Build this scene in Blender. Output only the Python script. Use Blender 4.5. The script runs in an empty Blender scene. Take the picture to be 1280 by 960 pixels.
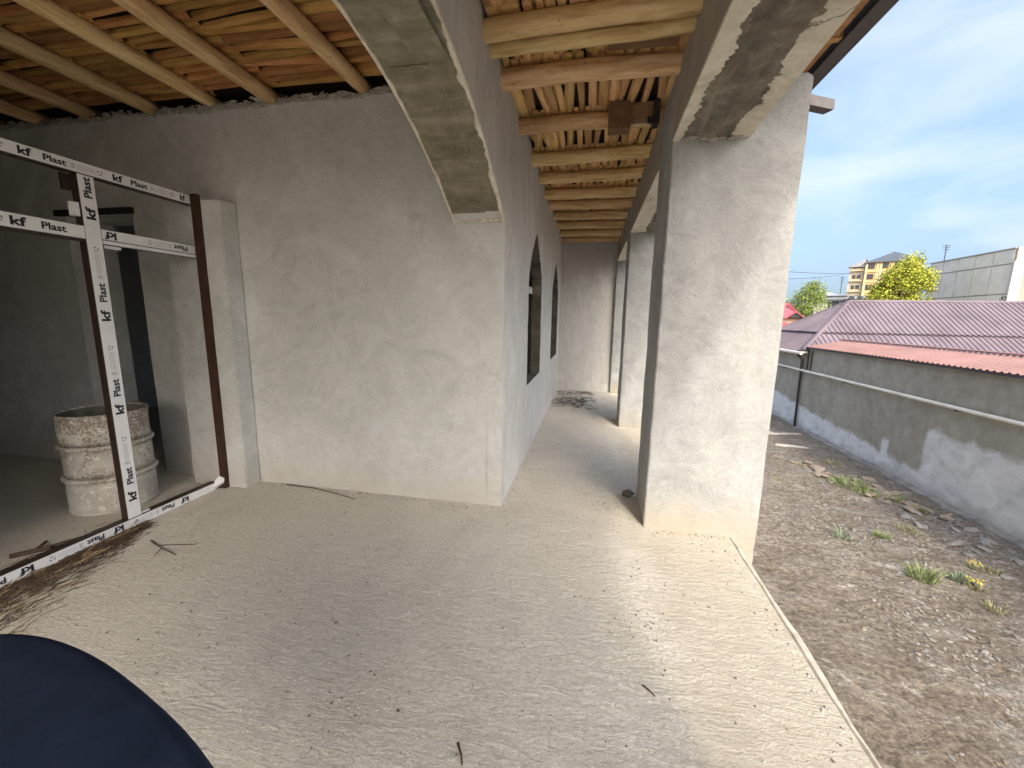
import bpy, bmesh, math, random
import numpy as np
from mathutils import Vector, Matrix, noise
random.seed(7)
C = bpy.context.scene.collection
SC = bpy.context.scene

# ------------------------------------------------------------------ camera
FPX, CX, CY, CAMH = 502.0, 640.0, 480.0, 1.6            # the photograph is 1280 x 960

def _u(v):
    v = np.array(v, float)
    return v / np.linalg.norm(v)
_down = _u([589 - CX, 3490 - CY, FPX])                   # vanishing point of the verticals
_fwd = _u([739 - CX, 398 - CY, FPX])                     # vanishing point of the corridor
_fwd = _u(_fwd - _down * np.dot(_fwd, _down))
_rt = np.cross(_down, _fwd)
RM = np.array([_rt, _fwd, -_down])                       # world = RM @ (right, down, forward)

def at(px, py, depth):
    """a point seen at a pixel of the photograph, at a distance in metres along the view axis"""
    d = RM @ (np.array([(px - CX) / FPX, (py - CY) / FPX, 1.0]) * depth)
    return Vector((d[0], d[1], d[2] + CAMH))

cam = bpy.data.cameras.new('camera')
cam.sensor_width = 36.0
cam.lens = 36.0 * FPX / 1280.0
cam.clip_start = 0.02
cam.clip_end = 9000.0
cam_o = bpy.data.objects.new('camera', cam)
C.objects.link(cam_o)
m = Matrix.Identity(4)
for i in range(3):
    m[i][0] = RM[i][0]
    m[i][1] = -RM[i][1]
    m[i][2] = -RM[i][2]
m[2][3] = CAMH
cam_o.matrix_world = m
SC.camera = cam_o

# ------------------------------------------------------------------ light
SUN = Vector((0.42, -1.11, 1.0)).normalized()
SUN_EL = math.asin(SUN.z)
SUN_AZ = math.atan2(SUN.x, SUN.y)
w = bpy.data.worlds.new('World')
SC.world = w
w.use_nodes = True
wn, wl = w.node_tree.nodes, w.node_tree.links
wn.clear()
wout = wn.new('ShaderNodeOutputWorld')
wbg = wn.new('ShaderNodeBackground')
wbg.inputs['Strength'].default_value = 0.15
sky = wn.new('ShaderNodeTexSky')
sky.sky_type = 'NISHITA'
sky.sun_disc = False
sky.sun_elevation = SUN_EL
sky.sun_rotation = SUN_AZ
sky.air_density = 1.15
sky.dust_density = 9.0
sky.ozone_density = 3.6
wtc = wn.new('ShaderNodeTexCoord')
wlift = wn.new('ShaderNodeVectorMath')                   # keeps the murky lowest band of the hazy sky below the horizon
wlift.operation = 'ADD'
wlift.inputs[1].default_value = (0.0, 0.0, 0.085)
wnorm = wn.new('ShaderNodeVectorMath')
wnorm.operation = 'NORMALIZE'
wl.new(wtc.outputs['Generated'], wlift.inputs[0])
wl.new(wlift.outputs[0], wnorm.inputs[0])
wl.new(wnorm.outputs[0], sky.inputs['Vector'])
wmap = wn.new('ShaderNodeMapping')
wmap.inputs['Scale'].default_value = (1.0, 1.0, 3.2)
wmap.inputs['Rotation'].default_value = (0.0, 0.15, 0.4)
wnz = wn.new('ShaderNodeTexNoise')
wnz.inputs['Scale'].default_value = 2.3
wnz.inputs['Detail'].default_value = 8.0
wnz.inputs['Roughness'].default_value = 0.47
wnz.inputs['Distortion'].default_value = 0.35
wrp = wn.new('ShaderNodeValToRGB')
wrp.color_ramp.elements[0].position = 0.47
wrp.color_ramp.elements[0].color = (0, 0, 0, 1)
wrp.color_ramp.elements[1].position = 0.76
wrp.color_ramp.elements[1].color = (1, 1, 1, 1)
wmix = wn.new('ShaderNodeMix')
wmix.data_type = 'RGBA'
wmul = wn.new('ShaderNodeMath')
wmul.operation = 'MULTIPLY_ADD'
wmul.inputs[1].default_value = 0.9
wmul.inputs[2].default_value = 0.0
wmix.inputs[7].default_value = (2.15, 2.3, 2.45, 1)
wl.new(wtc.outputs['Generated'], wmap.inputs['Vector'])
wl.new(wmap.outputs['Vector'], wnz.inputs['Vector'])
wl.new(wnz.outputs['Fac'], wrp.inputs['Fac'])
wl.new(wrp.outputs['Color'], wmul.inputs[0])
wl.new(wmul.outputs[0], wmix.inputs[0])
wl.new(sky.outputs['Color'], wmix.inputs[6])
wl.new(wmix.outputs[2], wbg.inputs['Color'])
wl.new(wbg.outputs['Background'], wout.inputs['Surface'])

sun = bpy.data.lights.new('sun', 'SUN')
sun.energy = 0.58
sun.angle = math.radians(2.2)
sun.color = (1.0, 0.93, 0.82)
sun_o = bpy.data.objects.new('sun', sun)
C.objects.link(sun_o)
sun_o.rotation_euler = SUN.to_track_quat('Z', 'Y').to_euler()

SC.view_settings.view_transform = 'Standard'
SC.view_settings.look = 'None'
SC.view_settings.gamma = 1.0
SC.view_settings.exposure = 1.68
SC.view_settings.use_curve_mapping = False
SC.render.engine = 'CYCLES'
SC.cycles.use_denoising = True
SC.cycles.max_bounces = 7
SC.cycles.diffuse_bounces = 5
SC.cycles.sample_clamp_indirect = 8.0

# ------------------------------------------------------------------ materials
MATS = {}

def _mat(name):
    mt = bpy.data.materials.new(name)
    mt.use_nodes = True
    n, l = mt.node_tree.nodes, mt.node_tree.links
    b = n['Principled BSDF']
    MATS[name] = mt
    return mt, n, l, b

def c4(c):
    return (c[0], c[1], c[2], 1.0)

class NT:
    """small helper round a node tree"""
    def __init__(s, name, rough=0.9, spec=0.25):
        s.m, s.n, s.l, s.b = _mat(name)
        s.b.inputs['Roughness'].default_value = rough
        s.b.inputs['Specular IOR Level'].default_value = spec
        s.tc = s.n.new('ShaderNodeTexCoord')
    def coord(s, scale=(1, 1, 1), rot=(0, 0, 0), loc=(0, 0, 0)):
        mp = s.n.new('ShaderNodeMapping')
        mp.inputs['Scale'].default_value = scale
        mp.inputs['Rotation'].default_value = rot
        mp.inputs['Location'].default_value = loc
        s.l.new(s.tc.outputs['Object'], mp.inputs['Vector'])
        return mp.outputs['Vector']
    def noise(s, vec, scale, detail=5.0, rough=0.55, dist=0.0):
        t = s.n.new('ShaderNodeTexNoise')
        t.inputs['Scale'].default_value = scale
        t.inputs['Detail'].default_value = detail
        t.inputs['Roughness'].default_value = rough
        t.inputs['Distortion'].default_value = dist
        s.l.new(vec, t.inputs['Vector'])
        return t.outputs['Fac']
    def voro(s, vec, scale, feature='F1'):
        t = s.n.new('ShaderNodeTexVoronoi')
        t.feature = feature
        t.inputs['Scale'].default_value = scale
        s.l.new(vec, t.inputs['Vector'])
        return t.outputs['Distance']
    def ramp(s, fac, stops):
        r = s.n.new('ShaderNodeValToRGB')
        e = r.color_ramp.elements
        while len(e) < len(stops):
            e.new(0.5)
        for k, (p, c) in enumerate(stops):
            e[k].position = p
            e[k].color = c4(c) if isinstance(c, (tuple, list)) else (c, c, c, 1)
        s.l.new(fac, r.inputs['Fac'])
        return r.outputs['Color']
    def mix(s, fac, a, b, mode='MIX'):
        x = s.n.new('ShaderNodeMix')
        x.data_type = 'RGBA'
        x.blend_type = mode
        for sock, v in ((x.inputs[0], fac), (x.inputs[6], a), (x.inputs[7], b)):
            if isinstance(v, (int, float)):
                sock.default_value = v
            elif isinstance(v, (tuple, list)):
                sock.default_value = c4(v)
            else:
                s.l.new(v, sock)
        return x.outputs[2]
    def math(s, op, a, b=0.0, c=None, clamp=False):
        x = s.n.new('ShaderNodeMath')
        x.operation = op
        x.use_clamp = clamp
        for k, v in enumerate((a, b) if c is None else (a, b, c)):
            if isinstance(v, (int, float)):
                x.inputs[k].default_value = v
            else:
                s.l.new(v, x.inputs[k])
        return x.outputs[0]
    def sep(s, vec=None):
        x = s.n.new('ShaderNodeSeparateXYZ')
        s.l.new(vec if vec is not None else s.tc.outputs['Object'], x.inputs[0])
        return x.outputs
    def rand(s):
        return s.n.new('ShaderNodeObjectInfo').outputs['Random']
    def color(s, c):
        if isinstance(c, (tuple, list)):
            s.b.inputs['Base Color'].default_value = c4(c)
        else:
            s.l.new(c, s.b.inputs['Base Color'])
    def bump(s, layers, chain=None):
        """layers: (height, strength, distance)"""
        prev = None
        for h, st, d in layers:
            bp = s.n.new('ShaderNodeBump')
            bp.inputs['Strength'].default_value = st
            bp.inputs['Distance'].default_value = d
            s.l.new(h, bp.inputs['Height'])
            if prev is not None:
                s.l.new(prev, bp.inputs['Normal'])
            prev = bp.outputs['Normal']
        s.l.new(prev, s.b.inputs['Normal'])

def plaster(name, dark, mid, light, streak=(1, 1, 1), dust=None, seed=0.0, blotch=0.9, cracks=0.16):
    t = NT(name, 0.93, 0.2)
    v = t.coord(loc=(seed, seed * 0.7, 0))
    vs = t.coord(scale=streak, loc=(seed * 2, 0, 0))
    big = t.noise(v, blotch, 5, 0.62, 1.0)
    sw = t.noise(vs, 3.0, 6, 0.66, 2.4)
    sw2 = t.noise(vs, 9.0, 5, 0.7, 1.5)
    fine = t.noise(v, 60, 3, 0.7)
    col = t.ramp(big, [(0.30, dark), (0.50, mid), (0.70, light)])
    col = t.mix(0.45, col, t.ramp(sw, [(0.34, dark), (0.5, mid), (0.66, light)]))
    col = t.mix(0.20, col, t.ramp(sw2, [(0.34, dark), (0.5, mid), (0.66, light)]))
    col = t.mix(0.26, col, t.ramp(fine, [(0.30, (0.30, 0.29, 0.27)), (0.5, (0.5, 0.5, 0.49)), (0.70, (0.70, 0.69, 0.67))]), 'OVERLAY')
    # pale lime bloom and darker damp clouds
    bl = t.ramp(t.noise(t.coord(loc=(seed + 9, 2, 5)), 1.35, 6, 0.68, 0.7), [(0.55, 0.0), (0.70, 0.55)])
    col = t.mix(bl, col, (light[0] * 1.08, light[1] * 1.09, light[2] * 1.12))
    dk = t.ramp(t.noise(t.coord(loc=(seed + 3, 8, 1)), 2.2, 6, 0.66, 1.2), [(0.58, 0.0), (0.74, 0.5)])
    col = t.mix(dk, col, (dark[0] * 0.86, dark[1] * 0.86, dark[2] * 0.84))
    # broad trowel sweeps
    tw = t.n.new('ShaderNodeTexWave')
    tw.wave_type = 'RINGS'
    tw.rings_direction = 'SPHERICAL'
    tw.inputs['Scale'].default_value = 1.1
    tw.inputs['Distortion'].default_value = 9.0
    tw.inputs['Detail'].default_value = 3.0
    tw.inputs['Detail Scale'].default_value = 0.7
    t.l.new(t.coord(loc=(seed + 1.7, 0.4, -0.6)), tw.inputs['Vector'])
    twm = t.math('MULTIPLY', t.ramp(big, [(0.45, 0.0), (0.60, 0.22)]), 1.0)
    col = t.mix(twm, col, t.ramp(tw.outputs['Fac'], [(0.2, dark), (0.8, light)]))
    # hairline cracks in a few places
    wv = t.n.new('ShaderNodeVectorMath')
    wv.operation = 'ADD'
    nzc = t.n.new('ShaderNodeTexNoise')
    nzc.inputs['Scale'].default_value = 2.4
    nzc.inputs['Detail'].default_value = 6.0
    t.l.new(v, nzc.inputs['Vector'])
    t.l.new(v, wv.inputs[0])
    t.l.new(nzc.outputs['Color'], wv.inputs[1])
    ck = t.ramp(t.voro(wv.outputs[0], 0.9, 'DISTANCE_TO_EDGE'), [(0.0, 1.0), (0.007, 0.0)])
    ckm = t.math('MULTIPLY', ck, t.ramp(t.noise(t.coord(loc=(seed, 1, 7)), 0.9, 2), [(0.50, 0.0), (0.60, cracks)]))
    col = t.mix(ckm, col, (dark[0] * 0.42, dark[1] * 0.40, dark[2] * 0.36))
    # small pits and rusty specks
    pit = t.voro(t.coord(loc=(seed, 3, 1)), 15.0)
    pitm = t.ramp(pit, [(0.05, 1.0), (0.09, 0.0)])
    pn = t.ramp(t.noise(v, 1.7, 3), [(0.50, 0.0), (0.60, 0.75)])
    col = t.mix(t.math('MULTIPLY', pitm, pn), col, (dark[0] * 0.5, dark[1] * 0.46, dark[2] * 0.38))
    if dust:
        z = t.sep()[2]
        zz = t.math('ADD', z, t.math('MULTIPLY', t.math('SUBTRACT', t.noise(v, 4.0, 5), 0.5), 0.55))
        dm = t.ramp(t.math('MULTIPLY', zz, 2.2), [(0.02, 0.85), (0.75, 0.0)])
        dm = t.math('MULTIPLY', dm, t.ramp(t.noise(v, 2.0, 4), [(0.3, 0.35), (0.65, 1.0)]))
        col = t.mix(dm, col, dust)
    t.color(col)
    t.bump([(sw, 0.5, 0.018), (t.noise(v, 24, 5, 0.7, 0.5), 0.55, 0.008)])
    return t.m

def rawconcrete(name, dark, mid, light, streak=(0.35, 3.0, 1)):
    t = NT(name, 0.95, 0.15)
    v = t.coord()
    vs = t.coord(scale=streak)
    a = t.noise(vs, 3.0, 6, 0.62, 0.6)
    b = t.noise(v, 9, 8, 0.68)
    col = t.ramp(a, [(0.32, dark), (0.52, mid), (0.74, light)])
    col = t.mix(0.45, col, t.ramp(b, [(0.34, dark), (0.52, mid), (0.7, light)]))
    sp = t.ramp(t.voro(v, 24), [(0.07, 1.0), (0.10, 0.0)])
    col = t.mix(t.math('MULTIPLY', sp, t.ramp(t.noise(v, 3.0), [(0.52, 0.0), (0.6, 0.6)])), col, (0.55, 0.52, 0.44))
    t.color(col)
    t.bump([(b, 0.7, 0.02), (t.noise(v, 60, 5, 0.7), 0.45, 0.006)])
    return t.m

def wood(name, dark, mid, light, ring=12.0, vary=0.55):
    t = NT(name, 0.78, 0.25)
    v = t.coord(scale=(1.0, 9.0, 9.0))
    oi = t.n.new('ShaderNodeObjectInfo')
    off = t.n.new('ShaderNodeVectorMath')
    off.operation = 'ADD'
    sc = t.n.new('ShaderNodeVectorMath')
    sc.operation = 'SCALE'
    sc.inputs['Scale'].default_value = 37.0
    cmb = t.n.new('ShaderNodeCombineXYZ')
    for k in range(3):
        t.l.new(oi.outputs['Random'], cmb.inputs[k])
    t.l.new(cmb.outputs[0], sc.inputs[0])
    t.l.new(v, off.inputs[0])
    t.l.new(sc.outputs[0], off.inputs[1])
    v2 = off.outputs[0]
    g = t.noise(v2, 2.6, 7, 0.65, 0.5)
    col = t.ramp(g, [(0.28, dark), (0.5, mid), (0.72, light)])
    kn = t.ramp(t.noise(v2, 0.9, 3, 0.5, 0.4), [(0.30, 1.0), (0.40, 0.0)])
    col = t.mix(t.math('MULTIPLY', kn, 0.45), col, dark)
    spk = t.ramp(t.noise(t.coord(scale=(14, 14, 14)), 3.0, 3, 0.6), [(0.28, 0.65), (0.36, 0.0)])
    col = t.mix(spk, col, (dark[0] * 0.45, dark[1] * 0.45, dark[2] * 0.45))
    hsv = t.n.new('ShaderNodeHueSaturation')
    t.l.new(col, hsv.inputs['Color'])
    t.l.new(t.math('MULTIPLY_ADD', oi.outputs['Random'], vary, 1.0 - vary * 0.5), hsv.inputs['Value'])
    t.l.new(t.math('MULTIPLY_ADD', t.math('FRACT', t.math('MULTIPLY', oi.outputs['Random'], 13.7)), 0.03, 0.485), hsv.inputs['Hue'])
    t.color(hsv.outputs['Color'])
    t.bump([(g, 0.45, 0.006), (t.noise(v2, 9, 4), 0.3, 0.003)])
    return t.m

def simple(name, col, rough=0.7, spec=0.3, var=0.12, scale=6.0, metal=0.0, bump=0.0, bscale=30.0):
    t = NT(name, rough, spec)
    v = t.coord()
    f = t.noise(v, scale, 5, 0.6)
    lo = tuple(max(0.0, c * (1 - var)) for c in col)
    hi = tuple(min(1.0, c * (1 + var)) for c in col)
    t.color(t.ramp(f, [(0.3, lo), (0.7, hi)]))
    t.b.inputs['Metallic'].default_value = metal
    if bump:
        t.bump([(t.noise(v, bscale, 5, 0.6), bump, 0.01)])
    return t.m

plaster('wall_plaster', (0.385, 0.388, 0.37), (0.50, 0.503, 0.485), (0.60, 0.605, 0.59), dust=(0.44, 0.41, 0.355), seed=1.3, blotch=0.8)
plaster('corridor_plaster', (0.42, 0.408, 0.38), (0.54, 0.53, 0.505), (0.64, 0.635, 0.612), streak=(2.5, 2.5, 0.5), seed=4.1)
plaster('column_plaster', (0.24, 0.246, 0.245), (0.33, 0.337, 0.333), (0.42, 0.428, 0.423), dust=(0.39, 0.335, 0.24), seed=7.7, blotch=1.1)
plaster('beam_plaster', (0.25, 0.225, 0.185), (0.33, 0.30, 0.255), (0.40, 0.37, 0.32), seed=2.2)
plaster('lip_plaster', (0.42, 0.38, 0.30), (0.66, 0.62, 0.52), (0.78, 0.75, 0.66), seed=9.1, blotch=7.0, cracks=0.9)
rawconcrete('raw_soffit', (0.12, 0.105, 0.065), (0.235, 0.212, 0.155), (0.42, 0.39, 0.31))
rawconcrete('raw_lintel', (0.075, 0.066, 0.048), (0.20, 0.18, 0.145), (0.46, 0.425, 0.355), streak=(3.0, 0.5, 1))
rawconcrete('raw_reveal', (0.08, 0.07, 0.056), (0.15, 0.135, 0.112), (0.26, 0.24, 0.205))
rawconcrete('mortar', (0.26, 0.24, 0.205), (0.38, 0.36, 0.315), (0.50, 0.48, 0.43), streak=(1, 1, 1))
wood('log_wood', (0.36, 0.21, 0.085), (0.62, 0.44, 0.225), (0.76, 0.59, 0.36), vary=0.3)
wood('lath_wood', (0.38, 0.21, 0.085), (0.60, 0.38, 0.17), (0.72, 0.51, 0.27), vary=0.6)
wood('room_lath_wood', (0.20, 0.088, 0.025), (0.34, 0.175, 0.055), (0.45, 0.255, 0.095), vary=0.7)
wood('board_wood', (0.14, 0.075, 0.04), (0.21, 0.12, 0.065), (0.27, 0.165, 0.095), vary=0.2)
wood('rafter_wood', (0.34, 0.17, 0.07), (0.50, 0.28, 0.12), (0.60, 0.36, 0.18), vary=0.2)
wood('grey_board', (0.42, 0.36, 0.31), (0.52, 0.46, 0.41), (0.60, 0.55, 0.50), vary=0.1)
simple('lilac_timber', (0.11, 0.10, 0.10), 0.7, var=0.12, scale=14, bump=0.2)
simple('deck', (0.035, 0.02, 0.01), 0.95, var=0.4, scale=20, bump=0.5)
simple('roof_under', (0.34, 0.36, 0.38), 0.5, var=0.1, metal=0.3)
simple('fascia', (0.10, 0.088, 0.085), 0.55, var=0.1)
simple('brown_profile', (0.03, 0.018, 0.014), 0.42, 0.45, var=0.25, scale=9)
simple('post_rust', (0.045, 0.02, 0.011), 0.7, 0.3, var=0.35, scale=16)
simple('film', (0.74, 0.75, 0.76), 0.35, 0.45, var=0.05, scale=30)
simple('ink', (0.018, 0.02, 0.022), 0.5)
simple('ink_grey', (0.30, 0.31, 0.32), 0.5)
simple('black_metal', (0.02, 0.017, 0.015), 0.7)
simple('box_brown', (0.15, 0.085, 0.042), 0.8, var=0.25, scale=15)
simple('pipe_dark', (0.06, 0.05, 0.05), 0.5)
simple('pipe_pale', (0.80, 0.75, 0.64), 0.5, var=0.12)
simple('glass_dark', (0.045, 0.048, 0.05), 0.12, 0.6, var=0.2)
simple('frame_white', (0.75, 0.75, 0.73), 0.45)
simple('yellow_wall', (0.50, 0.37, 0.17), 0.85, var=0.06, scale=0.4)
simple('yellow_trim', (0.56, 0.45, 0.26), 0.85, var=0.05)
simple('balcony_tan', (0.45, 0.37, 0.26), 0.85)  # tan of the balcony panels
simple('dark_roof', (0.085, 0.10, 0.115), 0.6, var=0.1)
simple('grey_roof', (0.30, 0.31, 0.32), 0.6, var=0.2, scale=0.8)
simple('white_wall', (0.52, 0.51, 0.48), 0.85, var=0.05)
simple('pink_roof', (0.36, 0.10, 0.115), 0.5, var=0.12, scale=2)
simple('peach_wall', (0.50, 0.36, 0.26), 0.85)
simple('beige_wall', (0.45, 0.40, 0.31), 0.85, var=0.1, scale=2)
simple('brick_pale', (0.30, 0.275, 0.225), 0.9, var=0.18, scale=3)
simple('panel_grey', (0.72, 0.68, 0.61), 0.9, var=0.10, scale=0.9, bump=0.3, bscale=5)
simple('joint_dark', (0.40, 0.37, 0.33), 0.95, var=0.2)
simple('leaf_yellow', (0.36, 0.37, 0.04), 0.55, 0.3, var=0.5, scale=1.2)
simple('leaf_lime', (0.24, 0.30, 0.04), 0.55, 0.3, var=0.5, scale=1.2)
simple('leaf_green', (0.16, 0.22, 0.06), 0.55, 0.3, var=0.5, scale=1.5)
simple('leaf_dark', (0.035, 0.06, 0.02), 0.6, 0.3, var=0.4, scale=2)
simple('weed_green', (0.235, 0.28, 0.12), 0.6, 0.3, var=0.4, scale=12)
simple('weed_dry', (0.29, 0.28, 0.15), 0.7, 0.2, var=0.35, scale=12)
simple('weed_blue', (0.21, 0.26, 0.17), 0.65, 0.3, var=0.3, scale=12)
simple('flower_yellow', (0.55, 0.46, 0.10), 0.6, 0.2, var=0.15, scale=20)
simple('bark', (0.10, 0.075, 0.05), 0.9, var=0.3)
simple('straw', (0.36, 0.27, 0.155), 0.8, var=0.4, scale=25)
simple('straw_dark', (0.085, 0.055, 0.035), 0.9, var=0.4, scale=30)
simple('twig', (0.075, 0.05, 0.035), 0.9, var=0.3, scale=30)
simple('pebble', (0.50, 0.47, 0.42), 0.9, var=0.35, scale=9)
simple('pebble_dark', (0.16, 0.14, 0.115), 0.9, var=0.4, scale=9)
simple('stone_tan', (0.225, 0.19, 0.145), 0.9, var=0.3, scale=7, bump=0.5)
simple('stone_grey', (0.235, 0.222, 0.20), 0.9, var=0.35, scale=5, bump=0.5)
simple('slab_stone', (0.29, 0.245, 0.19), 0.9, var=0.25, scale=7, bump=0.4)
simple('slab_stone_grey', (0.26, 0.25, 0.228), 0.9, var=0.25, scale=5, bump=0.4)
simple('edge_screed', (0.46, 0.43, 0.365), 0.93, var=0.25, scale=9, bump=0.5)
simple('brick_red', (0.34, 0.17, 0.11), 0.9, var=0.3, scale=20, bump=0.5)
simple('cable', (0.05, 0.05, 0.055), 0.6)

def m_floor():
    t = NT('cement_floor', 0.94, 0.15)
    v = t.coord()
    vr = t.coord(scale=(0.75, 3.0, 1), rot=(0, 0, math.radians(-52)))
    vw = t.coord(scale=(1, 2.2, 1), rot=(0, 0, math.radians(-60)))
    big = t.noise(v, 0.8, 6, 0.64, 1.0)
    st = t.noise(vr, 7.0, 6, 0.72, 2.6)
    st2 = t.noise(vw, 22.0, 5, 0.74, 1.2)
    gr = t.noise(v, 46, 4, 0.74)
    fine = t.noise(v, 120, 2, 0.75)
    dark, mid, light = (0.52, 0.485, 0.42), (0.66, 0.625, 0.55), (0.76, 0.73, 0.66)
    col = t.ramp(big, [(0.3, dark), (0.5, mid), (0.72, light)])
    col = t.mix(0.38, col, t.ramp(st, [(0.33, dark), (0.5, mid), (0.67, light)]))
    col = t.mix(0.40, col, t.ramp(st2, [(0.32, dark), (0.5, mid), (0.68, light)]))
    col = t.mix(0.55, col, t.ramp(gr, [(0.30, (0.26, 0.25, 0.23)), (0.5, (0.5, 0.5, 0.49)), (0.70, (0.74, 0.73, 0.71))]), 'OVERLAY')
    col = t.mix(0.35, col, t.ramp(fine, [(0.3, (0.30, 0.29, 0.27)), (0.7, (0.70, 0.69, 0.67))]), 'OVERLAY')
    # grey wear patches and tracked-in darker dirt
    wp = t.ramp(t.noise(t.coord(loc=(5, 2, 0)), 1.9, 7, 0.7, 0.6), [(0.54, 0.0), (0.70, 0.35)])
    col = t.mix(wp, col, (0.47, 0.46, 0.43))
    dp = t.ramp(t.noise(t.coord(loc=(1, 8, 0)), 3.4, 8, 0.72, 0.8), [(0.60, 0.0), (0.74, 0.3)])
    col = t.mix(dp, col, (0.31, 0.275, 0.225))
    # dark specks and pale lime spots
    sp = t.ramp(t.voro(v, 34.0), [(0.06, 1.0), (0.10, 0.0)])
    spm = t.math('MULTIPLY', sp, t.ramp(t.noise(v, 2.6, 4), [(0.50, 0.0), (0.58, 0.8)]))
    col = t.mix(spm, col, (0.22, 0.19, 0.15))
    sp2 = t.ramp(t.voro(t.coord(loc=(3, 3, 3)), 27.0), [(0.05, 1.0), (0.09, 0.0)])
    spm2 = t.math('MULTIPLY', sp2, t.ramp(t.noise(t.coord(loc=(6, 1, 0)), 2.0, 4), [(0.50, 0.0), (0.58, 0.8)]))
    col = t.mix(spm2, col, (0.78, 0.76, 0.70))
    # a dustier warm strip by the open edge
    x = t.sep()[0]
    dm = t.ramp(t.math('ADD', x, t.math('MULTIPLY', t.noise(v, 2.0, 4), 0.8)), [(0.75, 0.0), (1.6, 0.5)])
    col = t.mix(dm, col, (0.50, 0.44, 0.335))
    t.color(col)
    t.bump([(st, 0.8, 0.024), (st2, 0.65, 0.010), (gr, 0.9, 0.007)])
m_floor()

def m_ground():
    t = NT('dirt', 0.97, 0.1)
    v = t.coord()
    vr = t.coord(scale=(1.0, 2.2, 1), rot=(0, 0, math.radians(25)))
    big = t.noise(v, 0.55, 6, 0.62, 0.8)
    med = t.noise(vr, 2.4, 8, 0.68, 1.0)
    fine = t.noise(v, 22, 7, 0.8)
    brown, tan, grey = (0.130, 0.111, 0.089), (0.205, 0.178, 0.145), (0.285, 0.27, 0.245)
    col = t.ramp(big, [(0.32, grey), (0.46, (0.155, 0.125, 0.095)), (0.62, tan)])
    col = t.mix(0.6, col, t.ramp(med, [(0.34, brown), (0.5, tan), (0.66, grey)]))
    wm = t.ramp(t.noise(t.coord(scale=(1.4, 2.2, 1), rot=(0, 0, 0.5), loc=(3, 1, 0)), 2.1, 7, 0.7, 0.6), [(0.58, 0.0), (0.66, 0.85)])
    col = t.mix(wm, col, (0.38, 0.355, 0.31))
    col = t.mix(0.65, col, t.ramp(fine, [(0.36, (0.10, 0.095, 0.085)), (0.5, (0.5, 0.5, 0.5)), (0.62, (0.92, 0.91, 0.88))]), 'OVERLAY')
    chip = t.ramp(t.voro(v, 19.0), [(0.10, 1.0), (0.16, 0.0)])
    col = t.mix(t.math('MULTIPLY', chip, t.ramp(t.noise(v, 1.6, 5, 0.6), [(0.48, 0.0), (0.60, 0.5)])), col, (0.33, 0.315, 0.285))
    t.color(col)
    t.bump([(med, 0.8, 0.06), (fine, 0.9, 0.018)])
m_ground()

def m_yardwall():
    """old grey-olive render with a whitewashed skirting and one big pale patch"""
    t = NT('yard_wall', 0.93, 0.2)
    v = t.coord()
    s = t.sep()
    y, z = s[1], s[2]
    n1 = t.math('MULTIPLY', t.math('SUBTRACT', t.noise(v, 2.3, 6, 0.6), 0.5), 0.5)
    n2 = t.math('MULTIPLY', t.math('SUBTRACT', t.noise(t.coord(loc=(7, 0, 0)), 3.0, 6, 0.6), 0.5), 0.35)
    # skirting band: its top falls towards the near end
    zt = t.math('MULTIPLY_ADD', t.math('SUBTRACT', y, 8.0), 0.075, -0.74)
    band = t.math('MULTIPLY', t.math('SUBTRACT', t.math('ADD', zt, n2), z), 14.0, clamp=True)
    # big patch: y below 7.5, z below about -0.05
    py = t.math('MULTIPLY', t.math('SUBTRACT', t.math('ADD', 7.5, n2), y), 12.0, clamp=True)
    pz = t.math('MULTIPLY', t.math('SUBTRACT', t.math('ADD', -0.02, n1), z), 9.0, clamp=True)
    patch = t.math('MULTIPLY', py, pz)
    # small upright smear
    sy = t.math('SUBTRACT', 1.0, t.math('MULTIPLY', t.math('ABSOLUTE', t.math('SUBTRACT', y, 8.28)), 9.0), clamp=True)
    sz = t.math('MULTIPLY', t.math('SUBTRACT', t.math('ADD', -0.43, n2), z), 12.0, clamp=True)
    smear = t.math('MULTIPLY', t.math('MULTIPLY', sy, 2.0, clamp=True), sz)
    mask = t.math('MAXIMUM', t.math('MAXIMUM', band, patch), smear)
    base = t.ramp(t.noise(t.coord(scale=(1, 1.2, 0.7)), 1.6, 6, 0.62, 0.5), [(0.3, (0.27, 0.25, 0.20)), (0.5, (0.36, 0.338, 0.28)), (0.72, (0.44, 0.418, 0.355))])
    base = t.mix(0.35, base, t.ramp(t.noise(v, 7, 7, 0.65), [(0.35, (0.25, 0.232, 0.185)), (0.65, (0.45, 0.428, 0.37))]))
    pale = t.ramp(t.noise(t.coord(scale=(1, 1, 1.6)), 2.6, 7, 0.66, 0.8), [(0.28, (0.46, 0.475, 0.475)), (0.46, (0.64, 0.645, 0.635)), (0.66, (0.76, 0.765, 0.75))])
    col = t.mix(mask, base, pale)
    # greyer towards the foot
    foot = t.math('MULTIPLY', t.math('SUBTRACT', t.math('ADD', -0.93, n1), z), 9.0, clamp=True)
    col = t.mix(t.math('MULTIPLY', foot, 0.5), col, (0.32, 0.315, 0.30))
    t.color(col)
    t.bump([(t.noise(v, 6, 6, 0.6, 0.8), 0.45, 0.02), (t.noise(v, 40, 5, 0.7), 0.35, 0.006)])
m_yardwall()

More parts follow.
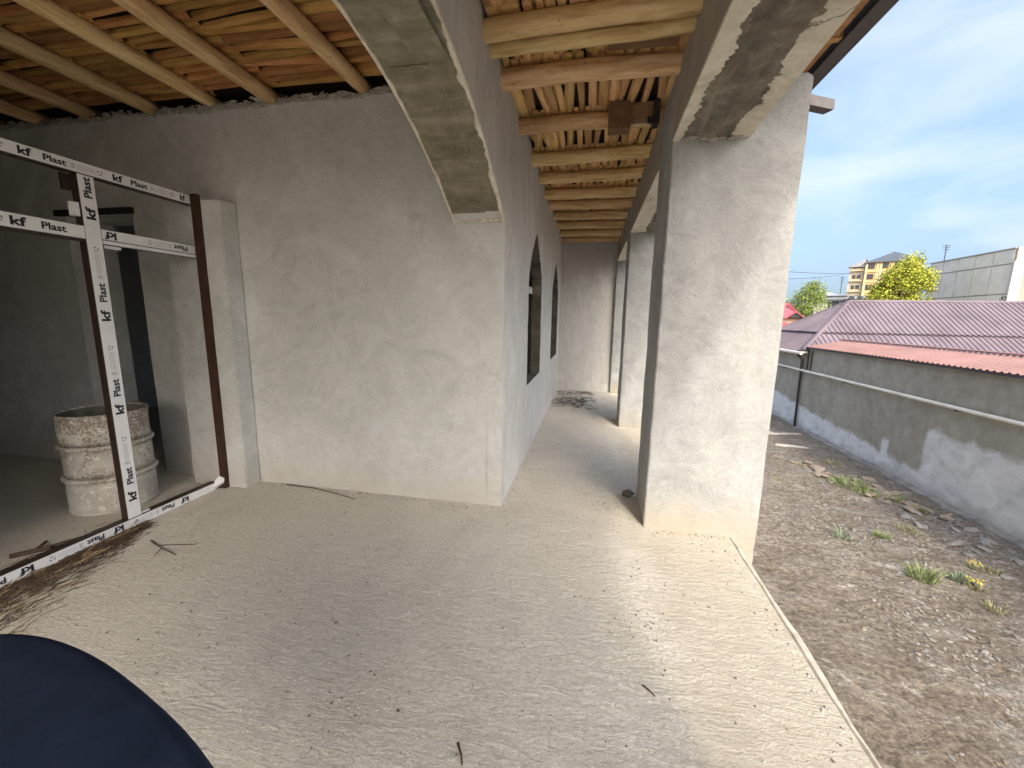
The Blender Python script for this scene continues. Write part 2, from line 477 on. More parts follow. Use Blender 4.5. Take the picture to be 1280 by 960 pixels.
def m_drum():
    t = NT('drum_paint', 0.75, 0.3)
    v = t.coord()
    n1 = t.noise(v, 5, 5, 0.7, 0.6)
    n2 = t.noise(v, 60, 4, 0.75)
    col = t.ramp(t.noise(v, 3.5, 4), [(0.35, (0.42, 0.395, 0.35)), (0.65, (0.56, 0.54, 0.49))])
    # bare rusty steel showing through in flakes, most at the top
    z = t.sep()[2]
    top = t.math('MULTIPLY_ADD', z, 0.16, -0.02)
    sp = t.ramp(t.math('ADD', t.math('ADD', t.math('MULTIPLY', n2, 0.55), t.math('MULTIPLY', n1, 0.40)), top), [(0.54, 0.0), (0.585, 0.9)])
    col = t.mix(sp, col, t.ramp(n1, [(0.35, (0.17, 0.125, 0.09)), (0.65, (0.27, 0.225, 0.175))]))
    wh = t.ramp(t.noise(t.coord(loc=(4, 4, 4)), 22, 5, 0.75), [(0.57, 0.0), (0.62, 0.85)])
    col = t.mix(wh, col, (0.70, 0.68, 0.63))
    t.color(col)
    t.bump([(n2, 0.4, 0.004)])
m_drum()

def m_navy():
    t = NT('navy_cloth', 0.92, 0.15)
    v = t.coord()
    t.color(t.ramp(t.noise(v, 14, 6, 0.7), [(0.3, (0.012, 0.019, 0.040)), (0.7, (0.022, 0.031, 0.060))]))
    t.bump([(t.noise(v, 7, 3), 0.15, 0.02), (t.noise(v, 260, 2), 0.3, 0.002)])
m_navy()

def m_roof(name, col, var=0.1):
    t = NT(name, 0.62, 0.2)
    v = t.coord()
    lo = tuple(c * (1 - var) for c in col)
    hi = tuple(c * (1 + var) for c in col)
    t.color(t.ramp(t.noise(v, 1.3, 5, 0.6), [(0.3, lo), (0.7, hi)]))
m_roof('purple_sheet', (0.155, 0.126, 0.143), 0.2)
m_roof('red_sheet', (0.225, 0.130, 0.118), 0.2)
m_roof('lap_dark', (0.08, 0.065, 0.075))

# ------------------------------------------------------------------ mesh helpers
class MB:
    def __init__(s):
        s.v, s.f = [], []
    def add(s, verts, faces):
        b = len(s.v)
        s.v += [tuple(p) for p in verts]
        s.f += [tuple(i + b for i in f) for f in faces]
        return s
    def box(s, x0, x1, y0, y1, z0, z1):
        return s.add([(x0, y0, z0), (x1, y0, z0), (x1, y1, z0), (x0, y1, z0), (x0, y0, z1), (x1, y0, z1), (x1, y1, z1), (x0, y1, z1)],
                     [(0, 3, 2, 1), (4, 5, 6, 7), (0, 1, 5, 4), (1, 2, 6, 5), (2, 3, 7, 6), (3, 0, 4, 7)])
    def obox(s, o, u, v, w_):
        """box from corner o with edge vectors"""
        o, u, v, w_ = Vector(o), Vector(u), Vector(v), Vector(w_)
        p = [o, o + u, o + u + v, o + v]
        p += [q + w_ for q in p]
        fs = [(0, 3, 2, 1), (4, 5, 6, 7), (0, 1, 5, 4), (1, 2, 6, 5), (2, 3, 7, 6), (3, 0, 4, 7)]
        if u.cross(v).dot(w_) < 0:
            fs = [f[::-1] for f in fs]
        return s.add(p, fs)
    def tube(s, pts, rad, n=8, cap=True):
        pts = [Vector(p) for p in pts]
        if not isinstance(rad, (list, tuple)):
            rad = [rad] * len(pts)
        rings, ref = [], None
        for i, p in enumerate(pts):
            d = (pts[min(i + 1, len(pts) - 1)] - pts[max(i - 1, 0)]).normalized()
            if ref is None:
                ref = Vector((0, 0, 1)) if abs(d.z) < 0.9 else Vector((1, 0, 0))
            a = d.cross(ref).normalized()
            b = a.cross(d).normalized()
            ref = b
            rings.append([p + (a * math.cos(2 * math.pi * k / n) + b * math.sin(2 * math.pi * k / n)) * rad[i] for k in range(n)])
        vs = [q for r in rings for q in r]
        fs = []
        for i in range(len(pts) - 1):
            for k in range(n):
                fs.append((i * n + k, i * n + (k + 1) % n, (i + 1) * n + (k + 1) % n, (i + 1) * n + k))
        if cap:
            fs.append(tuple(range(n))[::-1])
            fs.append(tuple(range((len(pts) - 1) * n, len(pts) * n)))
        return s.add(vs, fs)
    def lathe(s, prof, cx, cy, n=40):
        vs, fs = [], []
        for r, z in prof:
            for k in range(n):
                a = 2 * math.pi * k / n
                vs.append((cx + r * math.cos(a), cy + r * math.sin(a), z))
        for i in range(len(prof) - 1):
            for k in range(n):
                fs.append((i * n + k, i * n + (k + 1) % n, (i + 1) * n + (k + 1) % n, (i + 1) * n + k))
        return s.add(vs, fs)
    def mesh(s, name, mat, smooth=False):
        me = bpy.data.meshes.new(name)
        me.from_pydata(s.v, [], s.f)
        for k in (mat if isinstance(mat, (list, tuple)) else [mat]):
            me.materials.append(MATS[k])
        if smooth:
            me.polygons.foreach_set('use_smooth', [True] * len(me.polygons))
        me.update()
        return me
    def build(s, name, mat, parent=None, smooth=False):
        return link(name, s.mesh(name, mat, smooth), parent)

def link(name, me, parent=None):
    o = bpy.data.objects.new(name, me)
    C.objects.link(o)
    if parent is not None:
        o.parent = parent
        o.matrix_parent_inverse = world_of(parent).inverted()
    return o

def world_of(o):
    mm = o.matrix_basis.copy()
    while o.parent is not None:
        mm = o.parent.matrix_basis @ o.matrix_parent_inverse @ mm
        o = o.parent
    return mm

def tag(o, label=None, cat=None, group=None, kind=None):
    if label:
        o['label'] = label
    if cat:
        o['category'] = cat
    if group:
        o['group'] = group
    if kind:
        o['kind'] = kind
    return o

def thing(name, label, cat, loc=(0, 0, 0), group=None):
    o = bpy.data.objects.new(name, None)
    o.empty_display_size = 0.2
    C.objects.link(o)
    o.location = loc
    return tag(o, label, cat, group)

def nz(x, y=0.0, z=0.0):
    return noise.noise(Vector((x, y, z)))

def bm_from(mb):
    bm = bmesh.new()
    vs = [bm.verts.new(p) for p in mb.v]
    for f in mb.f:
        bm.faces.new([vs[i] for i in f])
    bmesh.ops.recalc_face_normals(bm, faces=bm.faces)
    return bm

def extrude_poly(mb, poly, axis, a0, a1):
    """poly: 2-D outline in the two other axes (cyclic order x,y,z without the axis)"""
    def p3(p, a):
        return {'x': (a, p[0], p[1]), 'y': (p[0], a, p[1]), 'z': (p[0], p[1], a)}[axis]
    n = len(poly)
    vs = [p3(p, a0) for p in poly] + [p3(p, a1) for p in poly]
    fs = [tuple(range(n))[::-1], tuple(range(n, 2 * n))]
    fs += [(i, (i + 1) % n, (i + 1) % n + n, i + n) for i in range(n)]
    return mb.add(vs, fs)

def slice_bm(bm, axis, lo, hi, step):
    nrm = {'x': (1, 0, 0), 'y': (0, 1, 0), 'z': (0, 0, 1)}[axis]
    k = int((hi - lo) / step)
    for i in range(1, k + 1):
        c = lo + (hi - lo) * i / (k + 1)
        bmesh.ops.bisect_plane(bm, geom=bm.verts[:] + bm.edges[:] + bm.faces[:], plane_co=Vector(nrm) * c, plane_no=nrm, dist=1e-5)

def roughen(bm, amp, scale):
    bm.normal_update()
    for v in bm.verts:
        p = v.co * scale
        v.co += Vector((nz(p.x, p.y, p.z), nz(p.x + 31, p.y, p.z), nz(p.x, p.y + 57, p.z))) * amp

def finish(bm, name, mats, parent=None, face_mat=None, smooth=False):
    bmesh.ops.recalc_face_normals(bm, faces=bm.faces)
    me = bpy.data.meshes.new(name)
    if face_mat:
        bm.normal_update()
        for f in bm.faces:
            f.material_index = face_mat(f)
    if smooth:
        for f in bm.faces:
            f.smooth = True
    bm.to_mesh(me)
    bm.free()
    for k in (mats if isinstance(mats, (list, tuple)) else [mats]):
        me.materials.append(MATS[k])
    return link(name, me, parent)

# ------------------------------------------------------------------ ground, floor
GZ = -1.1                                                # the yard lies below the veranda floor

def make_ground():
    xs = [-3000, -600, -150, -40, -12, -4, 0.4] + [0.7 + 0.12 * i for i in range(44)] + [6.2, 7.5, 10, 14, 20, 30, 45, 70, 110, 200, 600, 3000]
    ys = [-3000, -600, -150, -40, -12, -5] + [-3.5 + 0.15 * i for i in range(115)] + [14.5, 16, 19, 24, 32, 45, 65, 100, 160, 300, 800, 3000]
    vs, fs = [], []
    for y in ys:
        for x in xs:
            z = GZ
            if 0.7 < x < 5.6 and -3.6 < y < 14:
                z += 0.05 * nz(x * 0.7, y * 0.7) + 0.028 * nz(x * 2.3, y * 2.3, 4) + 0.012 * nz(x * 6, y * 6, 9)
            vs.append((x, y, z))
    n = len(xs)
    for j in range(len(ys) - 1):
        for i in range(n - 1):
            fs.append((j * n + i, j * n + i + 1, (j + 1) * n + i + 1, (j + 1) * n + i))
    o = MB().add(vs, fs).build('ground', 'dirt', smooth=True)
    tag(o, kind='structure')
make_ground()

def gz(x, y):
    return GZ + 0.05 * nz(x * 0.7, y * 0.7) + 0.028 * nz(x * 2.3, y * 2.3, 4) + 0.012 * nz(x * 6, y * 6, 9)

XL, XC, TH = -0.68, 0.48, 0.40                           # corridor wall face, column face, wall thickness
YW, YE = 3.14, 8.95                                      # room back wall, corridor end wall
XEDGE = 1.125
YR = -2.9                                                # the hall is open to the terrace behind the camera

def make_floor():
    ed = []
    k = 104
    for i in range(k + 1):
        y = -4.9 + (YE + 4.9 + 0.4) * i / k
        ed.append((XEDGE - 0.035 + 0.010 * nz(y * 3.1, 2) + 0.006 * nz(y * 11, 5), y))
    poly = [(-7.4, -4.9)] + ed + [(-7.4, YE + 0.4)]
    mb = extrude_poly(MB(), poly, 'z', GZ - 0.05, 0.0)
    o = finish(bm_from(mb), 'floor', 'cement_floor')
    tag(o, kind='structure')
    # the broken outer lip of the screed
    lip = MB()
    vs, fs = [], []
    for i in range(k * 2 + 1):
        y = -4.9 + (YE + 4.9 + 0.4) * i / (k * 2)
        xa = XEDGE - 0.027 + 0.010 * nz(y * 3.1, 2) + 0.006 * nz(y * 11, 5) + 0.004 * nz(y * 23, 1)
        xb = XEDGE + 0.012 + 0.014 * nz(y * 2.2, 8) + 0.008 * nz(y * 9, 3)
        zt = -0.004 + 0.006 * nz(y * 6, 12)
        vs += [(xa, y, GZ), (xa, y, zt - 0.01), (xa + 0.01, y, zt), (xb - 0.008, y, zt), (xb, y, zt - 0.012), (xb + 0.01, y, GZ)]
    for i in range(k * 2):
        for j in range(5):
            a = i * 6 + j
            fs.append((a, a + 6, a + 7, a + 1))
    lip.add(vs, fs)
    p = lip.build('screed_edge', 'edge_screed', o)
make_floor()

# ------------------------------------------------------------------ walls of the house
def ragged_strip(mb, path, inward, w0, wamp, wfreq, thick, down, seed, sides=True):
    """a plaster skin with a torn inner edge: path = outer edge points, inward/down = direction vectors"""
    inward, down = Vector(inward), Vector(down)
    vs, fs = [], []
    n = len(path)
    s = 0.0
    for i, p in enumerate(path):
        p = Vector(p)
        if i:
            s += (p - Vector(path[i - 1])).length
        wd = w0 + wamp * (nz(s * wfreq, seed) + 0.6 * nz(s * wfreq * 2.7, seed + 5) + 0.4 * nz(s * wfreq * 7, seed + 9) + 0.3 * nz(s * wfreq * 17, seed + 15) + 0.2 * nz(s * wfreq * 41, seed + 25))
        wd = max(0.006, wd)
        t2 = thick * (0.75 + 0.35 * nz(s * wfreq * 3, seed + 20))
        vs += [p, p + down * thick, p + down * t2 + inward * wd * 0.75, p + down * t2 * 0.55 + inward * wd, p + inward * wd * 0.97 - down * 0.002]
    for i in range(n - 1):
        for j in range(4):
            a = i * 5 + j
            fs.append((a, a + 1, a + 6, a + 5))
    return mb.add(vs, fs)

ARC_C, ARC_H, ARC_S, ARC_R = 1.52, 1.62, 2.31, 0.55

def arch_z(y):
    u = max(0.0, y - ARC_C) / ARC_H
    return ARC_S + ARC_R * (1 - u * u)

def window_side(yc, half, z0, zs, zt, sgn, seed):
    """half outline of a pointed window from the bottom centre to the tip"""
    pts = [(yc, z0), (yc + sgn * half, z0)]
    for i in range(1, 8):
        z = z0 + (zs - z0) * i / 8
        pts.append((yc + sgn * (half + 0.006 * nz(z * 9, seed)), z))
    pts.append((yc + sgn * half, zs))
    for i in range(1, 22):
        t = i / 22
        r = 0.11 if sgn > 0 else 0.012
        pts.append((yc + sgn * half * (1 - t ** 1.55) + r * (nz(t * 11, seed) + 0.6 * nz(t * 31, seed + 4)) * (1 - 0.7 * t), zs + (zt - zs) * t))
    pts.append((yc, zt))
    return pts

WINS = [(5.00, 0.58, 0.84, 1.98, 2.60, 3), (7.72, 0.60, 0.86, 2.02, 2.60, 8)]
ZTOP = 3.36

LEAF = 0.13

def make_corridor_wall():
    root = thing('corridor_wall', 'pale plastered inner wall with two pointed window openings and a wide bare arch', 'wall', (-0.88, YW, 0))
    arch = [(ARC_C + ARC_H * math.cos(math.pi * i / 40), 0) for i in range(41)]
    arch = [(y, arch_z(y)) for y, _ in arch if y > 0.3]
    pier = [(-2.45, arch_z(0.3)), (-2.45, 0.001), (-2.85, 0.001), (-2.85, ZTOP)]
    w1, w2 = WINS
    p1 = [(YW, 0.001)] + arch + pier + [(w1[0], ZTOP)] + window_side(*w1[:5], -1, w1[5])[::-1] + [(w1[0], 0.001)]
    p2 = [(w1[0], 0.001)] + window_side(*w1[:5], 1, w1[5] + 1) + [(w1[0], ZTOP), (w2[0], ZTOP)] + window_side(*w2[:5], -1, w2[5])[::-1] + [(w2[0], 0.001)]
    p3 = [(w2[0], 0.001)] + window_side(*w2[:5], 1, w2[5] + 1) + [(w2[0], ZTOP), (YE, ZTOP), (YE, 0.001)]
    mb = MB()
    for p in (p1, p2, p3):
        q = []
        for pt in p:
            if not q or (abs(pt[0] - q[-1][0]) + abs(pt[1] - q[-1][1])) > 1e-6:
                q.append(pt)
        extrude_poly(mb, q, 'x', XL - LEAF, XL)
    # inner leaf of the wall, with wider openings behind the windows
    inner = MB()
    e1, e2 = (w1[0] - w1[1] - 0.12, w1[0] + w1[1] + 0.45), (w2[0] - w2[1] - 0.12, w2[0] + w2[1] + 0.35)
    extrude_poly(inner, [(YW, 0.001)] + arch + pier + [(e1[0], ZTOP), (e1[0], 0.001)], 'x', XL - TH, XL - LEAF - 0.001)
    inner.box(XL - TH, XL - LEAF - 0.001, e1[1], e2[0], 0.001, ZTOP)
    inner.box(XL - TH, XL - LEAF - 0.001, e2[1], YE, 0.001, ZTOP)
    for e in (e1, e2):
        inner.box(XL - TH, XL - LEAF - 0.001, e[0] + 0.001, e[1] - 0.001, 0.001, 0.80)
        inner.box(XL - TH, XL - LEAF - 0.001, e[0] + 0.001, e[1] - 0.001, 2.72, ZTOP)
    bmi = bm_from(inner)
    finish(bmi, 'inner_leaf', ['wall_plaster', 'raw_soffit'], root, lambda f: 1 if f.normal.z < -0.3 and f.calc_center_median().y < 3.05 else 0)
    bm = bm_from(mb)
    bm.faces.ensure_lookup_table()
    kill = [f for f in bm.faces if any(all(abs(v.co.y - s) < 1e-6 for v in f.verts) for s in (w1[0], w2[0]))]
    bmesh.ops.delete(bm, geom=kill, context='FACES')
    bmesh.ops.remove_doubles(bm, verts=bm.verts, dist=1e-5)
    slice_bm(bm, 'z', 0.0, ZTOP, 0.12)
    slice_bm(bm, 'y', -2.85, YE, 0.16)
    roughen(bm, 0.004, 5.0)
    def fm(f):
        c = f.calc_center_median()
        if abs(f.normal.x) < 0.55 and c.y < 3.05 and c.z > 2.2 and f.normal.z < -0.3:
            return 1
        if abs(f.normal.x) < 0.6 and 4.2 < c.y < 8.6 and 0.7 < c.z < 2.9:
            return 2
        if f.normal.y < -0.6 and c.y < 3.2 and c.y > 3.0:
            return 3
        return 0
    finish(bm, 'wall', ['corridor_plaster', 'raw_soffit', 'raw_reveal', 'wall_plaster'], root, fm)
    ys = [3.135 - 0.02 * i for i in range(0, 160)]
    for nm, x, sg, w0, wa in (('plaster_edge', XL, -1, 0.022, 0.020), ('plaster_edge', XL - TH, 1, 0.014, 0.010)):
        path = [(x + sg * -0.003, y, arch_z(y) + 0.004) for y in ys]
        ragged_strip(MB(), path, (sg, 0, 0), w0, wa, 4.0, 0.016, (0, 0, -1), 3 + x).build(nm, 'lip_plaster', root, True)
    # mortar crumbs where the soffit meets the wall head, and a shuttering ridge
    mb = MB()
    for i in range(26):
        x = XL - TH + 0.02 + i * 0.0145
        r = random.uniform(0.007, 0.016)
        blob(mb, (x, 3.125 - random.uniform(0, 0.02), arch_z(3.12) + random.uniform(-0.012, 0.004)), (r * 1.6, r, r * 0.8), i)
    mb.build('mortar_line', 'lip_plaster', root, True)
    mb = MB()
    pts = []
    for k in range(14):
        y = 2.05 + 0.012 * nz(k * 0.7, 3)
        pts.append((XL - TH + 0.05 + 0.015 * k, y, arch_z(y) - 0.004))
    mb.tube(pts, 0.006, 5)
    mb.add([(XL - 0.20, 2.02, arch_z(2.02) - 0.012), (XL - 0.035, 2.02, arch_z(2.02) - 0.012), (XL - 0.06, 0.6, arch_z(0.6) - 0.012), (XL - 0.24, 0.6, arch_z(0.6) - 0.012)], [(0, 1, 2, 3)])
    mb.build('shuttering_mark', 'raw_soffit', root)
    # window joinery set back in the openings
    for (yc, half, z0, zs, zt, sd) in WINS:
        f = MB()
        x0, x1 = XL - LEAF - 0.085, XL - LEAF - 0.015
        f.box(x0, x1, yc - half, yc - half + 0.07, z0, zs + 0.1)
        f.box(x0, x1, yc + half - 0.07, yc + half, z0, zs + 0.1)
        f.box(x0, x1, yc - half + 0.07, yc + half - 0.07, z0, z0 + 0.07)
        f.box(x0, x1, yc - half + 0.07, yc + half - 0.07, zs - 0.06, zs + 0.02)
        fr = f.build('window_frame', 'brown_profile', root)
        g = MB().box(x1 + 0.002, x1 + 0.02, yc - half + 0.02, yc - half + 0.30, zs - 0.07, zs + 0.015)
        g.box(x1 + 0.002, x1 + 0.02, yc + half - 0.28, yc + half - 0.02, zs - 0.07, zs + 0.015)
        g.build('film_strip', 'film', fr)

def ico(sub=1):
    bm = bmesh.new()
    bmesh.ops.create_icosphere(bm, subdivisions=sub, radius=1.0)
    v = [p.co.copy() for p in bm.verts]
    f = [tuple(x.index for x in q.verts) for q in bm.faces]
    bm.free()
    return v, f
ICO1, ICO2 = ico(1), ico(2)

def blob(mb, c, r, seed, amp=0.3, rot=0.0, base=ICO1):
    vs = []
    ca, sa = math.cos(rot), math.sin(rot)
    for p in base[0]:
        k = 1 + amp * nz(p.x * 1.7 + seed * 3.1, p.y * 1.7 + seed, p.z * 1.7)
        x, y, z = p.x * r[0] * k, p.y * r[1] * k, p.z * r[2] * k
        vs.append((c[0] + x * ca - y * sa, c[1] + x * sa + y * ca, c[2] + z))
    mb.add(vs, base[1])
make_corridor_wall()

def make_room_wall():
    root = thing('room_wall', 'broad grey plastered back wall with a dark doorway', 'wall', (-3.5, YW, 0))
    d0, d1, dz = -4.95, -4.16, 2.47
    poly = [(-7.2, 0.001), (d0, 0.001), (d0, dz), (d1, dz), (d1, 0.001), (XL - TH, 0.001), (XL - TH, 3.31)]
    poly += [(XL - TH - 0.15 * i, 3.30 + 0.03 * nz(i * 0.9, 6)) for i in range(1, 41)] + [(-7.2, 3.31)]
    bm = bm_from(extrude_poly(MB(), poly, 'y', YW, YW + TH))
    slice_bm(bm, 'z', 0.0, 3.3, 0.15)
    slice_bm(bm, 'x', -7.2, XL - TH, 0.15)
    roughen(bm, 0.0045, 3.5)
    finish(bm, 'wall', 'wall_plaster', root)
    # crumbling mud mortar along the wall head
    mb = MB()
    for i in range(1700):
        x = random.uniform(-6.6, -1.10)
        r = random.uniform(0.004, 0.024) * random.uniform(0.4, 1.0) ** 1.5
        blob(mb, (x, YW - random.uniform(-0.01, 0.025), 3.266 + random.uniform(-0.012, 0.055) * random.random() ** 0.7 + 0.022 * nz(x * 2.3, 3)), (r * 2.0, r * 0.7, r * 0.8), i, 0.7, random.uniform(-0.3, 0.3))
    tag(mb.build('mortar_crumbs', 'mortar', root), kind='stuff')
    MB().box(d0 - 0.1, d1 + 0.02, YW - 0.03, YW + 0.3, dz + 0.003, dz + 0.055).build('door_lintel', 'black_metal', root)
    # the far wall of the dark room behind
    return root
make_room_wall()

def plain_wall(name, label, x0, x1, y0, y1, z0, z1, mat='wall_plaster', rough=0.004):
    bm = bm_from(MB().box(x0, x1, y0, y1, z0, z1))
    slice_bm(bm, 'z', z0, z1, 0.15)
    if x1 - x0 > y1 - y0:
        slice_bm(bm, 'x', x0, x1, 0.15)
    else:
        slice_bm(bm, 'y', y0, y1, 0.2)
    roughen(bm, rough, 3.5)
    o = finish(bm, name, mat)
    return tag(o, label, 'wall')

plain_wall('end_wall', 'plastered wall closing the far end of the narrow corridor', XL - TH, XC + 0.5, YE + 0.002, YE + 0.3, 0.001, 3.25, 'corridor_plaster')
plain_wall('side_wall', 'dark plastered wall at the far side of the frame hall', -7.45, -7.2, YR, YE + 0.3, 0.001, 3.4)
plain_wall('added_rear_wall', 'unseen plastered wall added to keep rear light off the hall', -7.2, -3.3, YR - 0.25, YR, 0.001, 3.4)  # invented wall out of view, shuts off light from behind on this side
plain_wall('added_hall_wall', 'unseen plastered wall added to keep light out of the frame hall', -3.42, -3.29, YR + 0.002, 0.545, 0.001, 3.28)  # added out of view to darken the space behind the door frame
plain_wall('inner_wall', 'unlit wall of the room behind the doorway', -7.2, XL - TH - 0.002, YE + 0.002, YE + 0.3, 0.001, 3.4)

def make_pilaster():
    bm = bm_from(MB().box(-3.62, -3.045, 2.97, YW - 0.002, 0.001, 2.51))
    bmesh.ops.bevel(bm, geom=[e for e in bm.edges if abs(e.verts[0].co.z - e.verts[1].co.z) > 1], offset=0.008, segments=2, affect='EDGES')
    slice_bm(bm, 'z', 0.0, 2.51, 0.03)
    slice_bm(bm, 'x', -3.62, -3.045, 0.1)
    roughen(bm, 0.007, 6.0)
    roughen(bm, 0.0012, 17.0)
    o = finish(bm, 'pilaster', 'wall_plaster')
    tag(o, 'short plastered pilaster standing between the door frame and the grey wall', 'pilaster')
make_pilaster()

# columns and lintels on the open side
COLS = [-1.20, 3.06, 6.03]
CD = 0.56

def make_column(y0, label):
    poly = [(XC, GZ - 0.1), (1.28, GZ - 0.1), (1.28, 3.10), (1.245, 3.125), (0.95, 3.13), (0.95, 3.20), (XC, 3.20)]
    bm = bm_from(extrude_poly(MB(), poly, 'y', y0, y0 + CD))
    ed = [e for e in bm.edges if abs(e.verts[0].co.z - e.verts[1].co.z) > 1]
    bmesh.ops.bevel(bm, geom=ed, offset=0.007, segments=2, affect='EDGES')
    slice_bm(bm, 'z', GZ, 3.2, 0.03)
    slice_bm(bm, 'x', XC, 1.28, 0.1)
    slice_bm(bm, 'y', y0, y0 + CD, 0.14)
    roughen(bm, 0.006, 4.0)
    roughen(bm, 0.0012, 17.0)
    o = finish(bm, 'column', 'column_plaster')
    return tag(o, label, 'column', 'plastered columns along the open side')
make_column(COLS[1], 'thick plastered column with sunlit foot and dark chipped lintel above it, by the slab edge')
make_column(COLS[2], 'plastered column standing alone farther down the corridor between the thick column and end wall')
make_column(COLS[0], 'plastered column at the rear end of the lintel, opposite the navy cloth shape')

def make_end_column():
    bm = bm_from(MB().box(XC, 1.28, YE - 0.10, YE + 0.32, GZ - 0.1, 3.2))
    slice_bm(bm, 'z', GZ, 3.2, 0.09)
    roughen(bm, 0.005, 4.0)
    tag(finish(bm, 'column', 'column_plaster'), 'half column built against the corridor end wall', 'column', 'plastered columns along the open side')
make_end_column()

def lintel_z(y, a, b):
    u = (2 * y - a - b) / (b - a)
    return 2.79 + (0.05 if a < 2 else 0.012) * (1 - u * u)

def make_lintel(a, b, label):
    root = thing('lintel_beam', label, 'beam', (0.7, (a + b) / 2, 2.8), 'lintel beams over the openings')
    k = 24
    zs = [(a + (b - a) * i / k) for i in range(k + 1)]
    poly = [(y, lintel_z(y, a, b)) for y in zs] + [(b, 3.20), (a, 3.20)]
    bm = bm_from(extrude_poly(MB(), poly, 'x', XC, 0.95))
    slice_bm(bm, 'x', XC, 0.95, 0.12)
    roughen(bm, 0.004, 5.0)
    finish(bm, 'beam', ['beam_plaster', 'raw_lintel'], root, lambda f: 1 if f.normal.z < -0.6 else 0)
    n = int((b - a) / 0.006)
    ys = [a + (b - a) * i / n for i in range(n + 1)]
    ragged_strip(MB(), [(XC - 0.003, y, lintel_z(y, a, b) + 0.003) for y in ys], (1, 0, 0), 0.085 if a < 2 else 0.20, 0.05, 3.0, 0.020, (0, 0, -1), 2.0 + a).build('plaster_skin', 'lip_plaster', root)
    ragged_strip(MB(), [(0.953, y, lintel_z(y, a, b) + 0.003) for y in ys], (-1, 0, 0), 0.115 if a < 2 else 0.20, 0.07, 3.4, 0.022, (0, 0, -1), 6.0 + a).build('plaster_skin', 'lip_plaster', root)
    # rough raised middle of the cast concrete
    mb = MB()
    vs, fs = [], []
    for i, y in enumerate(ys[::2]):
        z = lintel_z(y, a, b)
        x0 = 0.655 + 0.012 * nz(y * 5, 3)
        for j in range(7):
            x = x0 + 0.19 * j / 6
            vs.append((x, y, z - 0.002 - (0.016 + 0.020 * nz(x * 16, y * 9, 2) + 0.012 * nz(x * 45, y * 30, 5)) * (0 if j in (0, 6) else 1)))
    m_ = len(ys[::2])
    for i in range(m_ - 1):
        for j in range(6):
            fs.append((i * 7 + j, (i + 1) * 7 + j, (i + 1) * 7 + j + 1, i * 7 + j + 1))
    mb.add(vs, fs).build('rough_concrete', 'raw_lintel', root)
    mb = MB()
    for i in range(22):
        r = random.uniform(0.008, 0.02)
        blob(mb, (random.uniform(XC + 0.03, 0.92), b - random.uniform(0, 0.02), lintel_z(b, a, b) - random.uniform(-0.004, 0.02)), (r * 1.7, r, r), i, 0.5)
    mb.build('mortar_line', 'mortar', root)
make_lintel(COLS[0] + CD, COLS[1], 'concrete lintel with torn plaster edges above the sunlit floor, on the thick column')
make_lintel(COLS[1] + CD, COLS[2], 'concrete lintel spanning behind the thick column to the farther column')
make_lintel(COLS[2] + CD, YE - 0.10, 'concrete lintel spanning from the farther column to the end wall')

# ------------------------------------------------------------------ ceilings
def log_mesh(name, length, r0, r1, seed, bend=0.03, mat='log_wood', n=12, rings=18):
    pts, rad = [], []
    for i in range(rings + 1):
        t = i / rings
        x = length * t
        pts.append((x, bend * (nz(t * 2.1, seed) + 0.25 * nz(t * 6, seed + 3)), bend * 0.7 * nz(t * 1.9, seed + 7)))
        rad.append((r0 + (r1 - r0) * t) * (1 + 0.07 * nz(t * 5, seed + 11) + 0.04 * nz(t * 17, seed + 13)))
    mb = MB().tube(pts, rad, n)
    vs = []
    for v in mb.v:
        d = 0.006 * nz(v[0] * 4, v[1] * 22 + seed, v[2] * 22)
        vs.append((v[0], v[1] + d, v[2] + d))
    mb.v = vs
    return mb.mesh(name, mat, True)

def lath_meshes(mat, wide, k=8):
    out = []
    for s in range(k):
        wd = wide * (0.72 + 0.1 * s * 8 / k)
        vs, fs = [], []
        for i in range(5):
            t = i / 4
            oy = 0.14 * wide * nz(t * 2.5, s * 3.3)
            a = wd * 0.5 * (1 + 0.22 * nz(t * 3, s + 40))
            b = wd * 0.5 * (1 + 0.22 * nz(t * 3, s + 60))
            h = 0.016 + 0.008 * nz(t * 2, s + 80)
            for yy, zz in ((-a, 0.012), (-a * 0.75, -h * 0.6), (0.0, -h * 1.5), (b * 0.75, -h * 0.7), (b, 0.012)):
                vs.append((t - 0.5, oy + yy, zz))
        for i in range(4):
            for j in range(4):
                q = i * 5 + j
                fs.append((q, q + 5, q + 6, q + 1))
        out.append(MB().add(vs, fs).mesh('lath', mat, False))
    return out

def put(name, me, loc, rz, parent, sx=1.0, ry=0.0, rx=0.0):
    o = bpy.data.objects.new(name, me)
    C.objects.link(o)
    o.parent = parent
    o.location = loc
    o.rotation_euler = (rx, ry, rz)
    o.scale = (sx, 1, 1)
    return o

